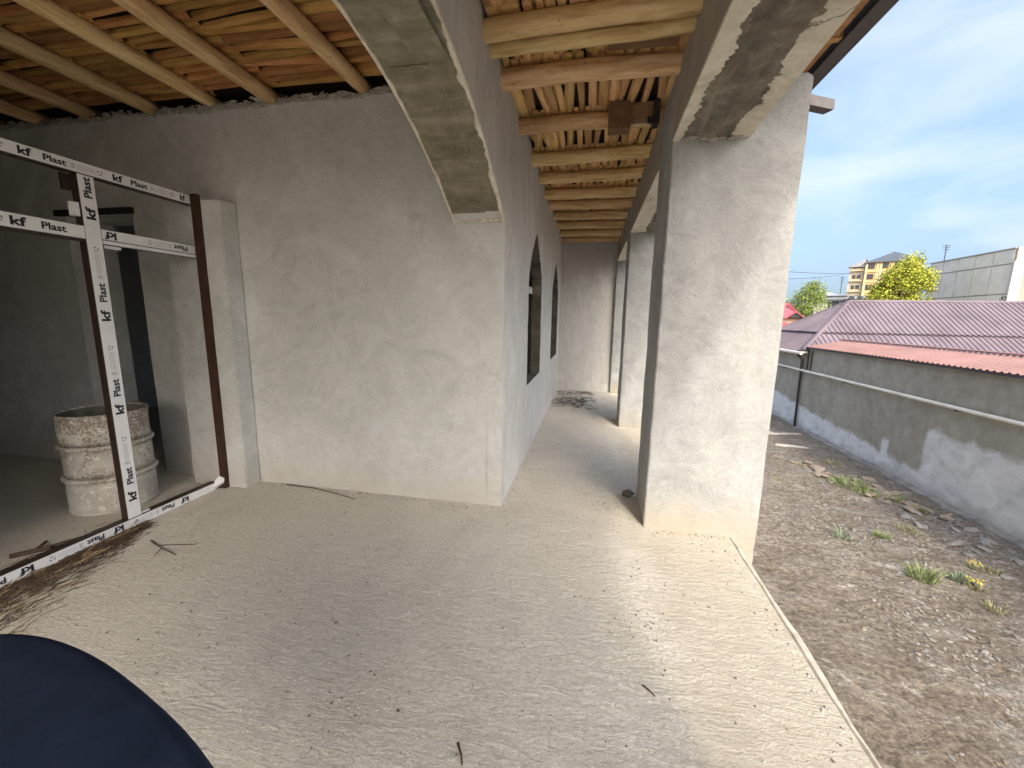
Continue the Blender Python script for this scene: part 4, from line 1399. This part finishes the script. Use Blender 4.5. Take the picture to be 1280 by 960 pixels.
def purple_house():
    root = thing('neighbour_house', 'low house under a purple ribbed hip roof beyond the yard wall', 'house', (XW + 6, YB + 1.7, GZ))
    d, ze, zr = 1.72, 0.955, 2.145
    L = 17.0
    x0, y0 = XW, YB
    MB().box(x0, x0 + L, y0, y0 + 2 * d, GZ - 0.1, ze - 0.02).build('wall', 'yard_wall', root)
    MB().box(x0 + 0.75, x0 + L, y0 - 0.012, y0 - 0.003, GZ - 0.1, ze - 0.03).build('front_render', 'beige_wall', root)
    ov = 0.14
    e0 = Vector((x0 - ov, y0 - ov, ze - ov * (zr - ze) / d))
    rise = zr - ze
    dd = d + ov
    rr = zr - e0.z
    def slope(o_, along, inward, length, frac0, frac1, lift, name, mat, hipl=True, hipr=True):
        upv = Vector(inward) * dd + Vector((0, 0, rr))
        ln = upv.length
        nrm = Vector(along).cross(upv).normalized()
        if nrm.z < 0:
            nrm = -nrm
        def wf(s):
            lim = 1.0
            if hipl:
                lim = min(lim, s / dd)
            if hipr:
                lim = min(lim, (length - s) / dd)
            a, b = min(frac0, lim), min(frac1, lim)
            return a * ln, max(b, a) * ln
        corrugated(Vector(o_) + nrm * lift, along, upv, nrm, wf, 0.118, 0.022, length).build(name, mat, root)
        return upv, nrm
    W = L + 2 * ov
    D2 = 2 * dd
    for a, b, lf in ((0.0, 0.37, 0.0), (0.345, 1.0, 0.045)):
        slope(e0, (1, 0, 0), (0, 1, 0), W, a, b, lf, 'roof_sheet', 'purple_sheet')
        slope(e0 + Vector((0, D2, 0)), (0, -1, 0), (1, 0, 0), D2, a, b, lf, 'roof_sheet', 'purple_sheet')
    slope(e0 + Vector((W, D2, 0)), (-1, 0, 0), (0, -1, 0), W, 0, 1, 0.0, 'roof_sheet', 'purple_sheet')
    # sheet lap edge, coloured dark to stand in for its shadow line
    q = 0.345
    def on_slope(ax, fr, lift):
        return e0 + Vector((ax, fr * dd, fr * rr)) + Vector((0, -0.57, 0.82)) * lift
    p0, p1 = on_slope(q * dd, q, 0.040), on_slope(W - q * dd, q, 0.040)
    MB().obox(p0, p1 - p0, (0, -0.012, 0.002), (0, 0.02, -0.045)).build('lap_shadow_edge', 'lap_dark', root)
    pa = e0 + Vector((q * dd, q * dd, q * rr)) + Vector((-0.57, 0, 0.82)) * 0.040
    MB().obox(pa, (0, D2 - 2 * q * dd, 0), (-0.012, 0, 0.002), (0.02, 0, -0.045)).build('lap_shadow_edge', 'lap_dark', root)
    # hip and ridge caps
    rs = e0 + Vector((dd, dd, rr + 0.05))
    for a, b in ((e0 + Vector((0, 0, 0.04)), rs), (rs, rs + Vector((W - 2 * dd, 0, 0))), (e0 + Vector((0, D2, 0.04)), rs)):
        pts = [a.lerp(b, i / 8) for i in range(9)]
        MB().tube(pts, 0.05, 6).build('ridge_cap', 'purple_sheet', root)
    # fascia, gutter, pipes
    MB().box(x0 - ov, x0 - ov + 0.02, y0 - ov, y0 + D2 - ov, e0.z - 0.03, e0.z + 0.012).build('fascia', 'lap_dark', root)
    MB().tube([(x0 - ov - 0.03, y0 - ov, e0.z - 0.035), (x0 - ov - 0.03, y0 + D2, e0.z - 0.03)], 0.04, 8).build('gutter', 'pipe_pale', root)
    MB().obox((x0 - ov - 0.02, y0 - ov - 0.012, e0.z - 0.03), (0.45, 0, 0), (0, 0.02, 0), (0, 0, 0.04)).build('fascia', 'pipe_pale', root)
    dp = MB().tube([(x0 - ov - 0.03, y0 + 0.05, e0.z - 0.04), (x0 - ov - 0.02, y0 + 0.05, e0.z - 0.10), (x0 - 0.05, y0 + 0.04, e0.z - 0.20), (x0 - 0.05, y0 - 0.02, GZ - 0.05)], 0.03, 8).build('downpipe', 'pipe_dark', root, True)
    for yy, zb in ((y0 - 0.18, 0.42), (y0 - 0.34, 0.42)):
        MB().tube([(x0 - 0.03, yy, 0.90), (x0 - 0.03, yy, zb)], 0.018, 6).build('short_pipe', 'pipe_dark', root)
purple_house()

t = thing('wall_pipe', 'pale gas pipe running along the grey yard wall', 'pipe', (XW - 0.05, 4, 0.38))
MB().tube([(XW - 0.055, -6 + 0.5 * i, 0.385 + 0.006 * nz(i * 0.6, 2)) for i in range(43)], 0.03, 8).build('pipe', 'pipe_pale', t, True)
for y in (1.5, 4.2, 6.9, 9.6, 12.3):
    MB().box(XW - 0.085, XW + 0.01, y, y + 0.03, 0.34, 0.36).build('bracket', 'pipe_dark', t)

# ------------------------------------------------------------------ rubble and weeds in the yard
def yard_stuff():
    rnd = random.Random(11)
    for nm, mat, cnt, r0, r1, lab in (('rubble', 'stone_grey', 3800, 0.004, 0.019, 'grey stone chips strewn over the dirt yard'), ('gravel', 'stone_tan', 3500, 0.004, 0.013, 'tan gravel strewn over the dirt yard')):
        mb = MB()
        i = 0
        while i < cnt:
            y = rnd.uniform(0.8, 11.3) if rnd.random() < 0.7 else rnd.uniform(2.5, 7.5)
            x = 1.25 + (XW - 1.3) * (rnd.random() ** (0.72 if mat == 'stone_grey' else 1.0))
            dn = nz(x * 0.8, y * 0.8, 21 if mat == 'stone_grey' else 33) + 0.45 * (x - 3.2) / 2
            if rnd.random() > 0.35 + dn:
                continue
            r = rnd.uniform(r0, r1) * (1.6 if rnd.random() < 0.05 else 1)
            blob(mb, (x, y, gz(x, y) + r * 0.15), (r * rnd.uniform(1.0, 1.9), r, r * 0.45), i, 0.45, rnd.uniform(0, 3))
            i += 1
        tag(mb.build(nm, mat), lab, 'gravel', kind='stuff')
    # flat broken stones in the rubble band under the wall, one by one
    shapes = []
    for s in range(7):
        mb = MB()
        blob(mb, (0, 0, 0), (1.0, 0.62, 0.25), s * 2.3 + 1, 0.55, 0, ICO1)
        shapes.append([mb.mesh('flat_stone', 'slab_stone'), mb.mesh('flat_stone', 'slab_stone_grey')])
    spots = []
    for i in range(46):
        tt = rnd.random()
        x = 4.0 + 1.05 * tt + rnd.gauss(0, 0.16)
        y = 8.3 - 1.7 * tt + rnd.gauss(0, 0.30)
        spots.append((x, y, rnd.uniform(0.06, 0.14), 0))
    for i in range(26):
        spots.append((rnd.uniform(4.5, 5.1), rnd.uniform(4.3, 6.6), rnd.uniform(0.05, 0.11), 1))
    for (x, y, r, kind) in spots:
        o_ = bpy.data.objects.new('flat_stone', rnd.choice(shapes)[kind])
        C.objects.link(o_)
        o_.location = (x, y, gz(x, y) + r * 0.20)
        o_.rotation_euler = (rnd.gauss(0, 0.15), rnd.gauss(0, 0.15), rnd.uniform(0, 6.3))
        o_.scale = (r, r, r)
        if kind == 0:
            tag(o_, 'flat tan stone among the green weeds near the yard wall', 'stone', 'flat stones in the rubble by the weeds')
        else:
            tag(o_, 'flat grey stone in the chips along the foot of the pale wall patch', 'stone', 'grey stones at the foot of the pale patch')
    # pale boards and slabs near the downpipe
    for (x, y, a, ln, wd, lab) in ((3.75, 10.3, 0.1, 0.75, 0.22, 'broad pale slab fragment lying on the dirt near the downpipe'),
                                   (4.15, 9.55, -0.15, 0.62, 0.07, 'narrow pale lath lying flat on the dirt near the downpipe'),
                                   (4.35, 10.35, 0.25, 0.8, 0.05, 'thin grey batten lying on the dirt by the wall corner')):
        p = (x, y, gz(x, y) - 0.005)
        u = Vector((math.cos(a), math.sin(a), 0.01)) * ln
        v = Vector((-math.sin(a), math.cos(a), 0)) * wd
        mb = extrude_poly(MB(), [(0, 0), (ln * 0.4, -wd * 0.12), (ln, wd * 0.1), (ln * 0.93, wd * 0.8), (ln * 0.5, wd), (ln * 0.05, wd * 0.75)], 'z', 0, 0.035)
        o_ = mb.build('pale_slab', 'pebble')
        o_.location = p
        o_.rotation_euler = (0, 0, a)
        tag(o_, lab, 'slab')

    def weed(name, label, x, y, r, h, n, mats, group=None, flower=None, lean=1.3):
        root = thing(name, label, 'plant', (x, y, gz(x, y)), group)
        mb = MB()
        z0 = gz(x, y) - 0.01
        for i in range(n):
            a = rnd.uniform(0, 6.28)
            q = r * math.sqrt(rnd.random()) * 0.75
            bx, by = x + q * math.cos(a), y + q * math.sin(a)
            hh = h * rnd.uniform(0.25, 1.0) * (1 - 0.5 * q / r)
            la = a + rnd.gauss(0, 0.8)
            lx, ly = math.cos(la) * hh * lean * rnd.random(), math.sin(la) * hh * lean * rnd.random()
            wd = rnd.uniform(0.0025, 0.006)
            ta = rnd.uniform(0, 3.14)
            dx, dy = math.cos(ta) * wd, math.sin(ta) * wd
            p0, p1, p2 = (bx, by, z0), (bx + lx * 0.45, by + ly * 0.45, z0 + hh * 0.6), (bx + lx, by + ly, z0 + hh * 0.95)
            b0 = len(mb.v)
            mb.add([(p0[0] - dx, p0[1] - dy, p0[2]), (p0[0] + dx, p0[1] + dy, p0[2]), (p1[0] + dx, p1[1] + dy, p1[2]), (p1[0] - dx, p1[1] - dy, p1[2]), p2], [(0, 1, 2, 3), (3, 2, 4)])
        mb.build('blades', mats, root)
        if flower:
            fb = MB()
            for i in range(flower):
                a = rnd.uniform(0, 6.28)
                q = r * math.sqrt(rnd.random()) * 0.8
                s = rnd.uniform(0.005, 0.011)
                blob(fb, (x + q * math.cos(a), y + q * math.sin(a), z0 + h * rnd.uniform(0.55, 1.0)), (s, s, s * 0.7), i, 0.3)
            fb.build('blossom', 'flower_yellow', root)
    def gp(px, py):
        q = at(px, py, 1.0)
        k = (GZ - CAMH) / (q.z - CAMH)
        return q.x * k, q.y * k
    x, y = gp(1062, 608); weed('weed_clump', 'largest bright green weed clump above the tan stones', x, y, 0.34, 0.20, 330, 'weed_green')
    x, y = gp(1083, 617); weed('weed_clump', 'green weed clump beside the largest one, amid tan stones', x, y, 0.22, 0.15, 190, 'weed_green')
    x, y = gp(1112, 622); weed('weed_clump', 'thin green weeds just right of the tan stone heap near the wall', x, y, 0.22, 0.14, 160, 'weed_green')
    x, y = gp(1148, 638); weed('weed_clump', 'small dull green tuft close to the wall foot', x, y, 0.12, 0.14, 130, 'weed_dry')
    x, y = gp(1152, 722); weed('weed_clump', 'tall loose green weed alone on the bare dirt', x, y, 0.16, 0.24, 170, 'weed_green')
    x, y = gp(1100, 672); weed('weed_clump', 'low bright green tuft between the bare dirt and rubble', x, y, 0.12, 0.12, 110, 'weed_green')
    x, y = gp(1136, 665); weed('weed_clump', 'sparse pale green weeds in the rubble beyond the low tuft', x, y, 0.20, 0.12, 110, 'weed_dry')
    x, y = gp(1052, 672); weed('weed_clump', 'bluish green spiky weed among grey chips', x, y, 0.14, 0.17, 100, 'weed_blue')
    x, y = gp(1198, 724); weed('weed_clump', 'grey green tuft touching the yellow flowers', x, y, 0.13, 0.13, 120, 'weed_blue')
    x, y = gp(1040, 580); weed('weed_clump', 'faded grassy tuft near the wall beyond the tan stones', x, y, 0.2, 0.12, 120, 'weed_dry')
    x, y = gp(1000, 582); weed('weed_clump', 'tiny yellowish tuft on the dirt beside the thick column', x, y, 0.12, 0.08, 70, 'weed_dry')
    x, y = gp(975, 600); weed('weed_clump', 'flat olive tuft on dirt just past the thick column edge', x, y, 0.11, 0.07, 90, 'weed_dry')
    x, y = gp(1245, 762); weed('weed_clump', 'low olive tuft in front of the yellow flowers', x, y, 0.12, 0.10, 110, 'weed_dry')
    x, y = gp(1238, 716); weed('weed_clump', 'dim green tuft behind the yellow flowers by grey chips', x, y, 0.10, 0.08, 70, 'weed_dry')
    x, y = gp(1216, 712); weed('flowering_weed', 'yellow flowering weed, the one nearer the yard wall', x, y, 0.075, 0.11, 70, 'weed_dry', 'yellow flowering weeds', 26)
    x, y = gp(1217, 733); weed('flowering_weed', 'yellow flowering weed beside the grey green tuft', x, y, 0.08, 0.12, 70, 'weed_dry', 'yellow flowering weeds', 32)
yard_stuff()

# ------------------------------------------------------------------ trees and buildings beyond
def make_tree(name, label, base, h, rx, ry, crown_z, n, leaf, mats, seed, trunk_r=0.2):
    rnd = random.Random(seed)
    root = thing(name, label, 'tree', base)
    b = Vector(base)
    tr = MB()
    tr.tube([b + Vector((0, 0, -0.3)), b + Vector((0.1, 0, h * 0.3)), b + Vector((0, 0.1, h * 0.6)), b + Vector((0.1, 0, h * 0.85))], [trunk_r, trunk_r * 0.8, trunk_r * 0.5, trunk_r * 0.15], 7)
    clumps = []
    cz = b.z + (h + crown_z) / 2
    hz = (h - crown_z) / 2
    for i in range(46):
        while True:
            p = Vector((rnd.uniform(-1, 1), rnd.uniform(-1, 1), rnd.uniform(-1, 1)))
            if 0.25 < p.length < 0.92:
                break
        wz = 1.0 - 0.25 * max(0, p.z)
        c = Vector((b.x + p.x * rx * wz, b.y + p.y * ry * wz, cz + p.z * hz))
        clumps.append((c, rnd.uniform(0.18, 0.36)))
        if i % 3 == 0:
            tr.tube([b + Vector((0, 0, h * rnd.uniform(0.2, 0.55))), b.lerp(c, 0.6) + Vector((0, 0, h * 0.2)), c], [trunk_r * 0.35, trunk_r * 0.2, 0.02], 5)
    tr.build('trunk', 'bark', root)
    per = n // len(clumps)
    parts = [MB() for _ in mats]
    for c, cr in clumps:
        for i in range(per):
            d = Vector((rnd.gauss(0, 0.5), rnd.gauss(0, 0.5), rnd.gauss(0, 0.42)))
            if d.length > 1.15:
                d *= 0.6
            p = c + Vector((d.x * rx * cr * 1.25, d.y * ry * cr * 1.25, d.z * hz * cr * 1.25))
            s = leaf * rnd.uniform(0.5, 1.2)
            u = Vector((rnd.gauss(0, 1), rnd.gauss(0, 1), rnd.gauss(0, 0.7))).normalized()
            v = u.cross(Vector((rnd.gauss(0, 1), rnd.gauss(0, 1), rnd.gauss(0, 1)))).normalized()
            k = 0 if rnd.random() < (0.75 if len(mats) > 1 else 2) else 1
            parts[k].add([p - u * s, p - v * s * 0.5, p + u * s, p + v * s * 0.5], [(0, 1, 2, 3)])
    for k, m_ in enumerate(mats):
        parts[k].build('crown', m_, root)

def flat(p):
    return (p.x, p.y, GZ)

def facade_frame(pl, pr):
    u = Vector((pr.x - pl.x, pr.y - pl.y, 0))
    ln = u.length
    u.normalize()
    return u, Vector((-u.y, u.x, 0)), ln                    # along, away from the viewer

def facade_facing(pl, px1, turn=0.0):
    """a facade that starts at pl and faces back along the street of sight, ending at pixel column px1"""
    v = Vector((pl.x, pl.y, 0)).normalized()
    v.rotate(Matrix.Rotation(turn, 3, 'Z'))
    u = Vector((v.y, -v.x, 0))
    return u, v, along(pl, u, px1)

def along(pl, u, px, py=345):
    d = at(px, py, 1.0)
    # solve t * d = pl + s * u
    return (pl.y * d.x - pl.x * d.y) / (u.x * d.y - u.y * d.x)

def box_on(o, u, v, s0, s1, d0, d1, z0, z1):
    """box in a facade frame: s along, d depth (negative = towards the viewer)"""
    p = Vector((o.x, o.y, 0)) + u * s0 + v * d0
    return MB().obox((p.x, p.y, z0), u * (s1 - s0), v * (d1 - d0), (0, 0, z1 - z0))

def yellow_block():
    dep = 115.0
    pl = at(1062, 338, dep)
    u, v, ln = facade_facing(pl, 1150, math.radians(-4))
    S = lambda px, py=345: along(pl, u, px, py)
    L0 = S(1080)
    o = Vector((pl.x, pl.y, 0))
    root = thing('apartment_block', 'yellow apartment block with dark hip roof behind the bright tree', 'building', (o.x, o.y, GZ))
    ze = at(1087, 330.5, dep).z
    zl = at(1066, 334, dep).z
    box_on(o, u, v, L0, ln, 0, 13, GZ, ze).build('wall', 'yellow_wall', root)
    box_on(o, u, v, 0, L0 - 0.01, 0.8, 12, GZ, zl).build('stair_wall', 'beige_wall', root)
    # roofs
    p = lambda s, d, z: tuple(o + u * s + v * d + Vector((0, 0, z)))
    zt = at(1106, 320.5, dep).z
    MB().add([p(L0 - 0.4, -0.6, ze), p(ln + 0.5, -0.6, ze), p(ln + 0.5, 13.6, ze), p(L0 - 0.4, 13.6, ze), p(L0 + 5.5, 6.5, zt + 1.0), p(ln - 6, 6.5, zt + 1.0)],
             [(0, 1, 5, 4), (1, 2, 5), (2, 3, 4, 5), (3, 0, 4), (3, 2, 1, 0)]).build('roof', 'dark_roof', root)
    MB().add([p(-0.4, 0.2, zl), p(L0 - 0.02, 0.2, zl), p(L0 - 0.02, 12.2, zl), p(-0.4, 12.2, zl), p(L0 - 0.02, 0.2, zl + 2.2), p(L0 - 0.02, 12.2, zl + 2.2)],
             [(0, 1, 4), (0, 4, 5, 3), (3, 5, 2), (3, 2, 1, 0)]).build('roof', 'grey_roof', root)
    rows = [at(1087, 334.7, dep).z, at(1085, 347.2, dep).z, at(1083, 360, dep).z, at(1083, 360, dep).z - 2.95, at(1083, 360, dep).z - 5.9]
    for r, z in enumerate(rows):
        for s in [S(q) - 0.8 for q in (1087, 1104, 1121, 1138)]:
            wdw = box_on(o, u, v, s, s + 1.6, -0.06, 0.02, z - 0.75, z + 0.75).build('window', 'frame_white' if r > 3 else 'box_brown', root)
            box_on(o, u, v, s + 0.12, s + 0.74, -0.09, -0.061, z - 0.63, z + 0.63).build('pane', 'glass_dark', wdw)
            box_on(o, u, v, s + 0.86, s + 1.48, -0.09, -0.061, z - 0.63, z + 0.63).build('pane', 'glass_dark', wdw)
        bal = box_on(o, u, v, 0.5, L0 - 0.5, 0.72, 0.79, z - 0.85, z + 0.85).build('balcony', 'balcony_tan', root)
        box_on(o, u, v, 0.75, L0 * 0.45, 0.66, 0.715, z - 0.35, z + 0.75).build('pane', 'glass_dark', bal)
        box_on(o, u, v, L0 * 0.52, L0 - 0.75, 0.66, 0.715, z - 0.35, z + 0.75).build('pane', 'glass_dark', bal)
        box_on(o, u, v, 0.2, L0 - 0.3, 0.10, 0.70, z - 1.10, z - 0.90).build('balcony_slab', 'yellow_trim', bal)
        box_on(o, u, v, L0, ln, -0.16, -0.005, z - 1.60, z - 1.38).build('string_course', 'yellow_trim', root)
    for s in [L0 + 0.05] + [S(q) for q in (1094, 1098, 1112, 1129)]:
        box_on(o, u, v, s, s + 0.5, -0.13, -0.004, GZ, ze - 0.3).build('pilaster_strip', 'yellow_trim', root)
yellow_block()

def panel_block():
    pl, pr = at(1160, 345, 51.0), at(1262, 345, 40.0)
    u, v, ln = facade_frame(pl, pr)                       # runs towards the viewer's right
    o = Vector((pl.x, pl.y, 0))
    top = (at(1160, 333, 51.0).z + at(1262, 308, 40.0).z) / 2
    root = thing('panel_building', 'grey concrete panel building with a blank joint-lined side wall', 'building', (o.x, o.y, GZ))
    box_on(o, u, v, 0.05, ln, 0.12, 9.0, GZ, top - 0.05).build('core', 'joint_dark', root)
    z2 = at(1160, 344.6, 51.0).z
    z1 = at(1160, 374.0, 51.0).z
    rows = [GZ, z1 - (z2 - z1), z1, z2, top]
    n = 5
    for r in range(4):
        for k in range(n):
            s0, s1 = ln * k / n, ln * (k + 1) / n
            off = random.uniform(0.0, 0.03)
            box_on(o, u, v, s0 + 0.05, s1 - 0.05, off, 0.13 + off, rows[r] + 0.06, rows[r + 1] - 0.06).build('panel', 'panel_grey', root)
    # coping, corner strip
    box_on(o, u, v, 0, ln + 0.1, -0.05, 0.5, top - 0.02, top + 0.10).build('coping', 'joint_dark', root)
    e = o + u * ln
    f2 = Vector((u.x * 0.15 + v.x, u.y * 0.15 + v.y, 0)).normalized()   # end facade runs back to the right
    f2 = v
    box_on(o, u, v, ln + 0.005, ln + 0.35, -0.06, 0.75, GZ, at(1262, 327, 40).z).build('corner_strip', 'white_wall', root)
    box_on(o, u, v, ln + 0.005, ln + 0.25, 0.10, 0.80, at(1262, 327, 40).z + 0.01, top + 0.1).build('corner_strip', 'beige_wall', root)
    zr = top - 1.5
    box_on(o, u, v, ln + 0.005, ln + 0.20, 0.82, 9.0, GZ, zr).build('end_wall', 'brick_pale', root)
    box_on(o, u, v, ln - 0.3, ln + 1.0, 0.95, 9.2, zr + 0.35, zr + 0.62).build('canopy_slab', 'dark_roof', root)
    for s in (1.4, 4.6):
        for z in (zr - 2.9, zr - 6.1):
            wdw = box_on(o, u, v, ln + 0.2, ln + 0.26, s, s + 1.6, z, z + 1.7).build('window', 'frame_white', root)
            box_on(o, u, v, ln + 0.262, ln + 0.29, s + 0.1, s + 1.5, z + 0.1, z + 0.75).build('pane', 'glass_dark', wdw)
            box_on(o, u, v, ln + 0.262, ln + 0.29, s + 0.1, s + 1.5, z + 0.85, z + 1.6).build('pane', 'glass_dark', wdw)
    return o, u, v, ln, top
PB = panel_block()

def antenna(base, h, label):
    root = thing('antenna', label, 'antenna', tuple(base))
    MB().tube([base, base + Vector((0, 0, h))], 0.05, 5).build('mast', 'cable', root)
    for k in range(3):
        z = h * (0.95 - 0.12 * k)
        MB().tube([base + Vector((-0.35 + 0.05 * k, 0.1, z)), base + Vector((0.35 - 0.05 * k, -0.1, z))], 0.03, 4).build('crossbar', 'cable', root)
bo = PB[0] + PB[1] * 1.9 + PB[2] * 0.25
antenna(Vector((bo.x, bo.y, PB[4] + 0.09)), 1.9, 'thin aerial mast on top of the grey panel building')

def white_house():
    dep = 62.0
    pl = at(1031, 380, dep)
    u, v, ln = facade_facing(pl, 1058)
    o = Vector((pl.x, pl.y, 0))
    root = thing('white_house', 'white house with flat grey roof and three dark windows behind the green tree', 'house', (o.x, o.y, GZ))
    zt, zm = at(1045, 376.5, dep).z, at(1045, 366.0, dep).z
    box_on(o, u, v, -1.5, ln, 0, 6, GZ, zt).build('wall', 'white_wall', root)
    box_on(o, u, v, -1.9, ln + 0.4, -0.5, 6.4, zt + 0.003, zt + 0.22).build('eave', 'dark_roof', root)
    box_on(o, u, v, -1.7, ln + 0.2, -0.3, 6.2, zt + 0.225, zt + 0.75).build('parapet', 'grey_roof', root)
    p = lambda s, d, z: tuple(o + u * s + v * d + Vector((0, 0, z)))
    za = zt + 0.76
    MB().add([p(-2, -0.6, za), p(ln + 0.6, -0.6, za), p(ln + 0.6, 6.6, za), p(-2, 6.6, za), p(0, 3, zm + 0.35), p(ln - 1.2, 3, zm)],
             [(0, 1, 5, 4), (1, 2, 5), (2, 3, 4, 5), (3, 0, 4), (3, 2, 1, 0)]).build('roof', 'grey_roof', root)
    for px in (1037, 1041.5, 1046):
        q = at(px, 382, dep)
        s = along(pl, u, px, 382)
        z = q.z
        wdw = box_on(o, u, v, s - 0.20, s + 0.20, -0.05, 0.02, z - 0.5, z + 0.55).build('window', 'dark_roof', root)
        box_on(o, u, v, s - 0.14, s + 0.14, -0.08, -0.052, z - 0.42, z + 0.46).build('pane', 'glass_dark', wdw)
    b = o + u * (ln - 0.4) + v * 1.0
    antenna(Vector((b.x, b.y, za)), 2.9, 'thin aerial mast on the flat grey roof of the white house')
white_house()

def low_shed():
    dep = 58.0
    pl = at(1056, 380, dep)
    u, v, ln = facade_facing(pl, 1090)
    o = Vector((pl.x, pl.y, 0))
    root = thing('low_shed', 'low grey shed with a ragged dark roof edge below the yellow block', 'shed', (o.x, o.y, GZ))
    zt = at(1070, 374.5, dep).z
    box_on(o, u, v, 0, ln, 0, 5, GZ, zt).build('wall', 'beige_wall', root)
    for k in range(8):
        s = ln * k / 8
        box_on(o, u, v, s, s + ln / 8 - 0.02, -0.4 - 0.1 * (k % 2), 5.2, zt + 0.004 + 0.05 * random.random(), zt + 0.30 + 0.18 * random.random()).build('roof_sheet', 'dark_roof' if k % 3 else 'grey_roof', root)
low_shed()

def pink_house():
    dep = 36.0
    pl = at(955, 400, dep)
    u, v, ln = facade_facing(pl, 1013)
    o = Vector((pl.x, pl.y, 0))
    root = thing('pink_roofed_house', 'small peach house with pink hip roof and gabled dormer', 'house', (o.x, o.y, GZ))
    p = lambda s, d, z: tuple(o + u * s + v * d + Vector((0, 0, z)))
    ze, za = at(1000, 398.5, dep).z, at(991, 384, dep).z
    box_on(o, u, v, 0.3, ln - 0.3, 0.3, 5, GZ, ze).build('wall', 'peach_wall', root)
    MB().add([p(0, 0, ze), p(ln, 0, ze), p(ln, 5.4, ze), p(0, 5.4, ze), p(1.9, 2.6, za + 0.4), p(ln - 1.9, 2.6, za + 0.4)],
             [(0, 1, 5, 4), (1, 2, 5), (2, 3, 4, 5), (3, 0, 4), (3, 2, 1, 0)]).build('roof', 'pink_roof', root)
    q = at(994.5, 396, dep)
    s = along(pl, u, 994.5, 396)
    z0, z1 = at(995, 397.5, dep).z, at(995, 389.5, dep).z
    dm = MB().add([p(s - 0.45, -0.10, z0), p(s + 0.45, -0.10, z0), p(s, -0.10, z1 - 0.12), p(s - 0.45, 0.8, z0), p(s + 0.45, 0.8, z0), p(s, 0.8, z1 - 0.12)],
                  [(0, 1, 2), (3, 5, 4), (0, 2, 5, 3), (1, 4, 5, 2), (0, 3, 4, 1)]).build('dormer', 'glass_dark', root)
    for sg in (-1, 1):
        MB().add([p(s, -0.25, z1), p(s + sg * 0.72, -0.25, z0 - 0.02), p(s + sg * 0.72, 1.4, z0 - 0.02), p(s, 1.4, z1), p(s, -0.25, z1 - 0.1), p(s + sg * 0.72, -0.25, z0 - 0.12), p(s + sg * 0.72, 1.4, z0 - 0.12), p(s, 1.4, z1 - 0.1)],
                 [(0, 1, 2, 3), (7, 6, 5, 4), (0, 4, 5, 1), (1, 5, 6, 2), (2, 6, 7, 3), (3, 7, 4, 0)]).build('dormer_roof', 'pink_roof', dm)
    zb = at(985, 403.0, dep - 4).z
    MB().add([p(-1, -3.6, zb - 1.1), p(ln - 0.3, -3.6, zb - 1.1), p(ln - 1.2, 0.1, zb), p(-1, 0.1, zb)], [(0, 1, 2, 3)]).build('porch_roof', 'pink_roof', root)
pink_house()

b = at(1124, 381, 47.0)
make_tree('broad_tree', 'big bright yellow green tree in front of the yellow block', (b.x, b.y, GZ), at(1125, 319, 47.0).z - GZ, 3.0, 3.0, 2.6, 15000, 0.15, ['leaf_yellow', 'leaf_lime'], 5, 0.25)
b = at(1009, 392, 40.0)
make_tree('small_tree', 'loose green tree beside the white house and pink roof', (b.x, b.y, GZ), at(1010, 352, 40.0).z - GZ, 2.0, 1.9, 0.9, 8000, 0.10, ['leaf_green', 'leaf_lime'], 9, 0.14)
b = at(972, 397, 60.0)
make_tree('far_tree', 'hazy pale tree mostly hidden behind the thick column', (b.x, b.y, GZ), at(985, 375, 60.0).z - GZ, 2.4, 2.2, 0.9, 2600, 0.17, ['leaf_dark', 'leaf_yellow'], 13, 0.14)
b = at(1254, 378, 36.5)
make_tree('corner_shrub', 'thin leafy shrub growing against the white corner strip', (b.x, b.y, GZ), at(1254, 367, 36.5).z - GZ, 0.55, 0.5, 1.2, 420, 0.10, ['leaf_dark', 'leaf_green'], 17, 0.06)
b = at(1284, 383, 33.0)
make_tree('dark_shrub', 'dark green bush under the window of the panel building', (b.x, b.y, GZ), at(1280, 373, 33.0).z - GZ, 1.3, 0.9, 1.0, 1500, 0.11, ['leaf_dark', 'leaf_green'], 19, 0.07)

# power lines: a pole beyond the thick column carries two cables to the yellow block
pb = at(925, 400, 44.0)
t = thing('utility_pole', 'grey utility pole standing beyond the thick column', 'pole', (pb.x, pb.y, GZ))
zt = at(925, 334, 44.0).z
MB().tube([(pb.x, pb.y, GZ - 0.2), (pb.x, pb.y, zt + 0.4)], [0.14, 0.10], 8).build('pole', 'stone_grey', t)
MB().box(pb.x - 0.6, pb.x + 0.6, pb.y - 0.05, pb.y + 0.05, zt - 0.1, zt).build('cross_arm', 'bark', t)
for (pa, q, lab) in (((925, 335), (1110, 338.5), 'upper power cable crossing the sky towards the yellow block'), ((925, 348), (1068, 339.5), 'lower power cable rising across the sky to the yellow block')):
    a_, b_ = at(pa[0], pa[1], 44.0), at(q[0], q[1], 114.0)
    pts = []
    for i in range(25):
        k = i / 24
        p_ = a_.lerp(b_, k)
        p_.z -= 0.7 * 4 * k * (1 - k)
        pts.append(p_)
    tag(MB().tube(pts, 0.035, 5).build('power_cable', 'cable'), lab, 'cable', 'power cables to the yellow block')
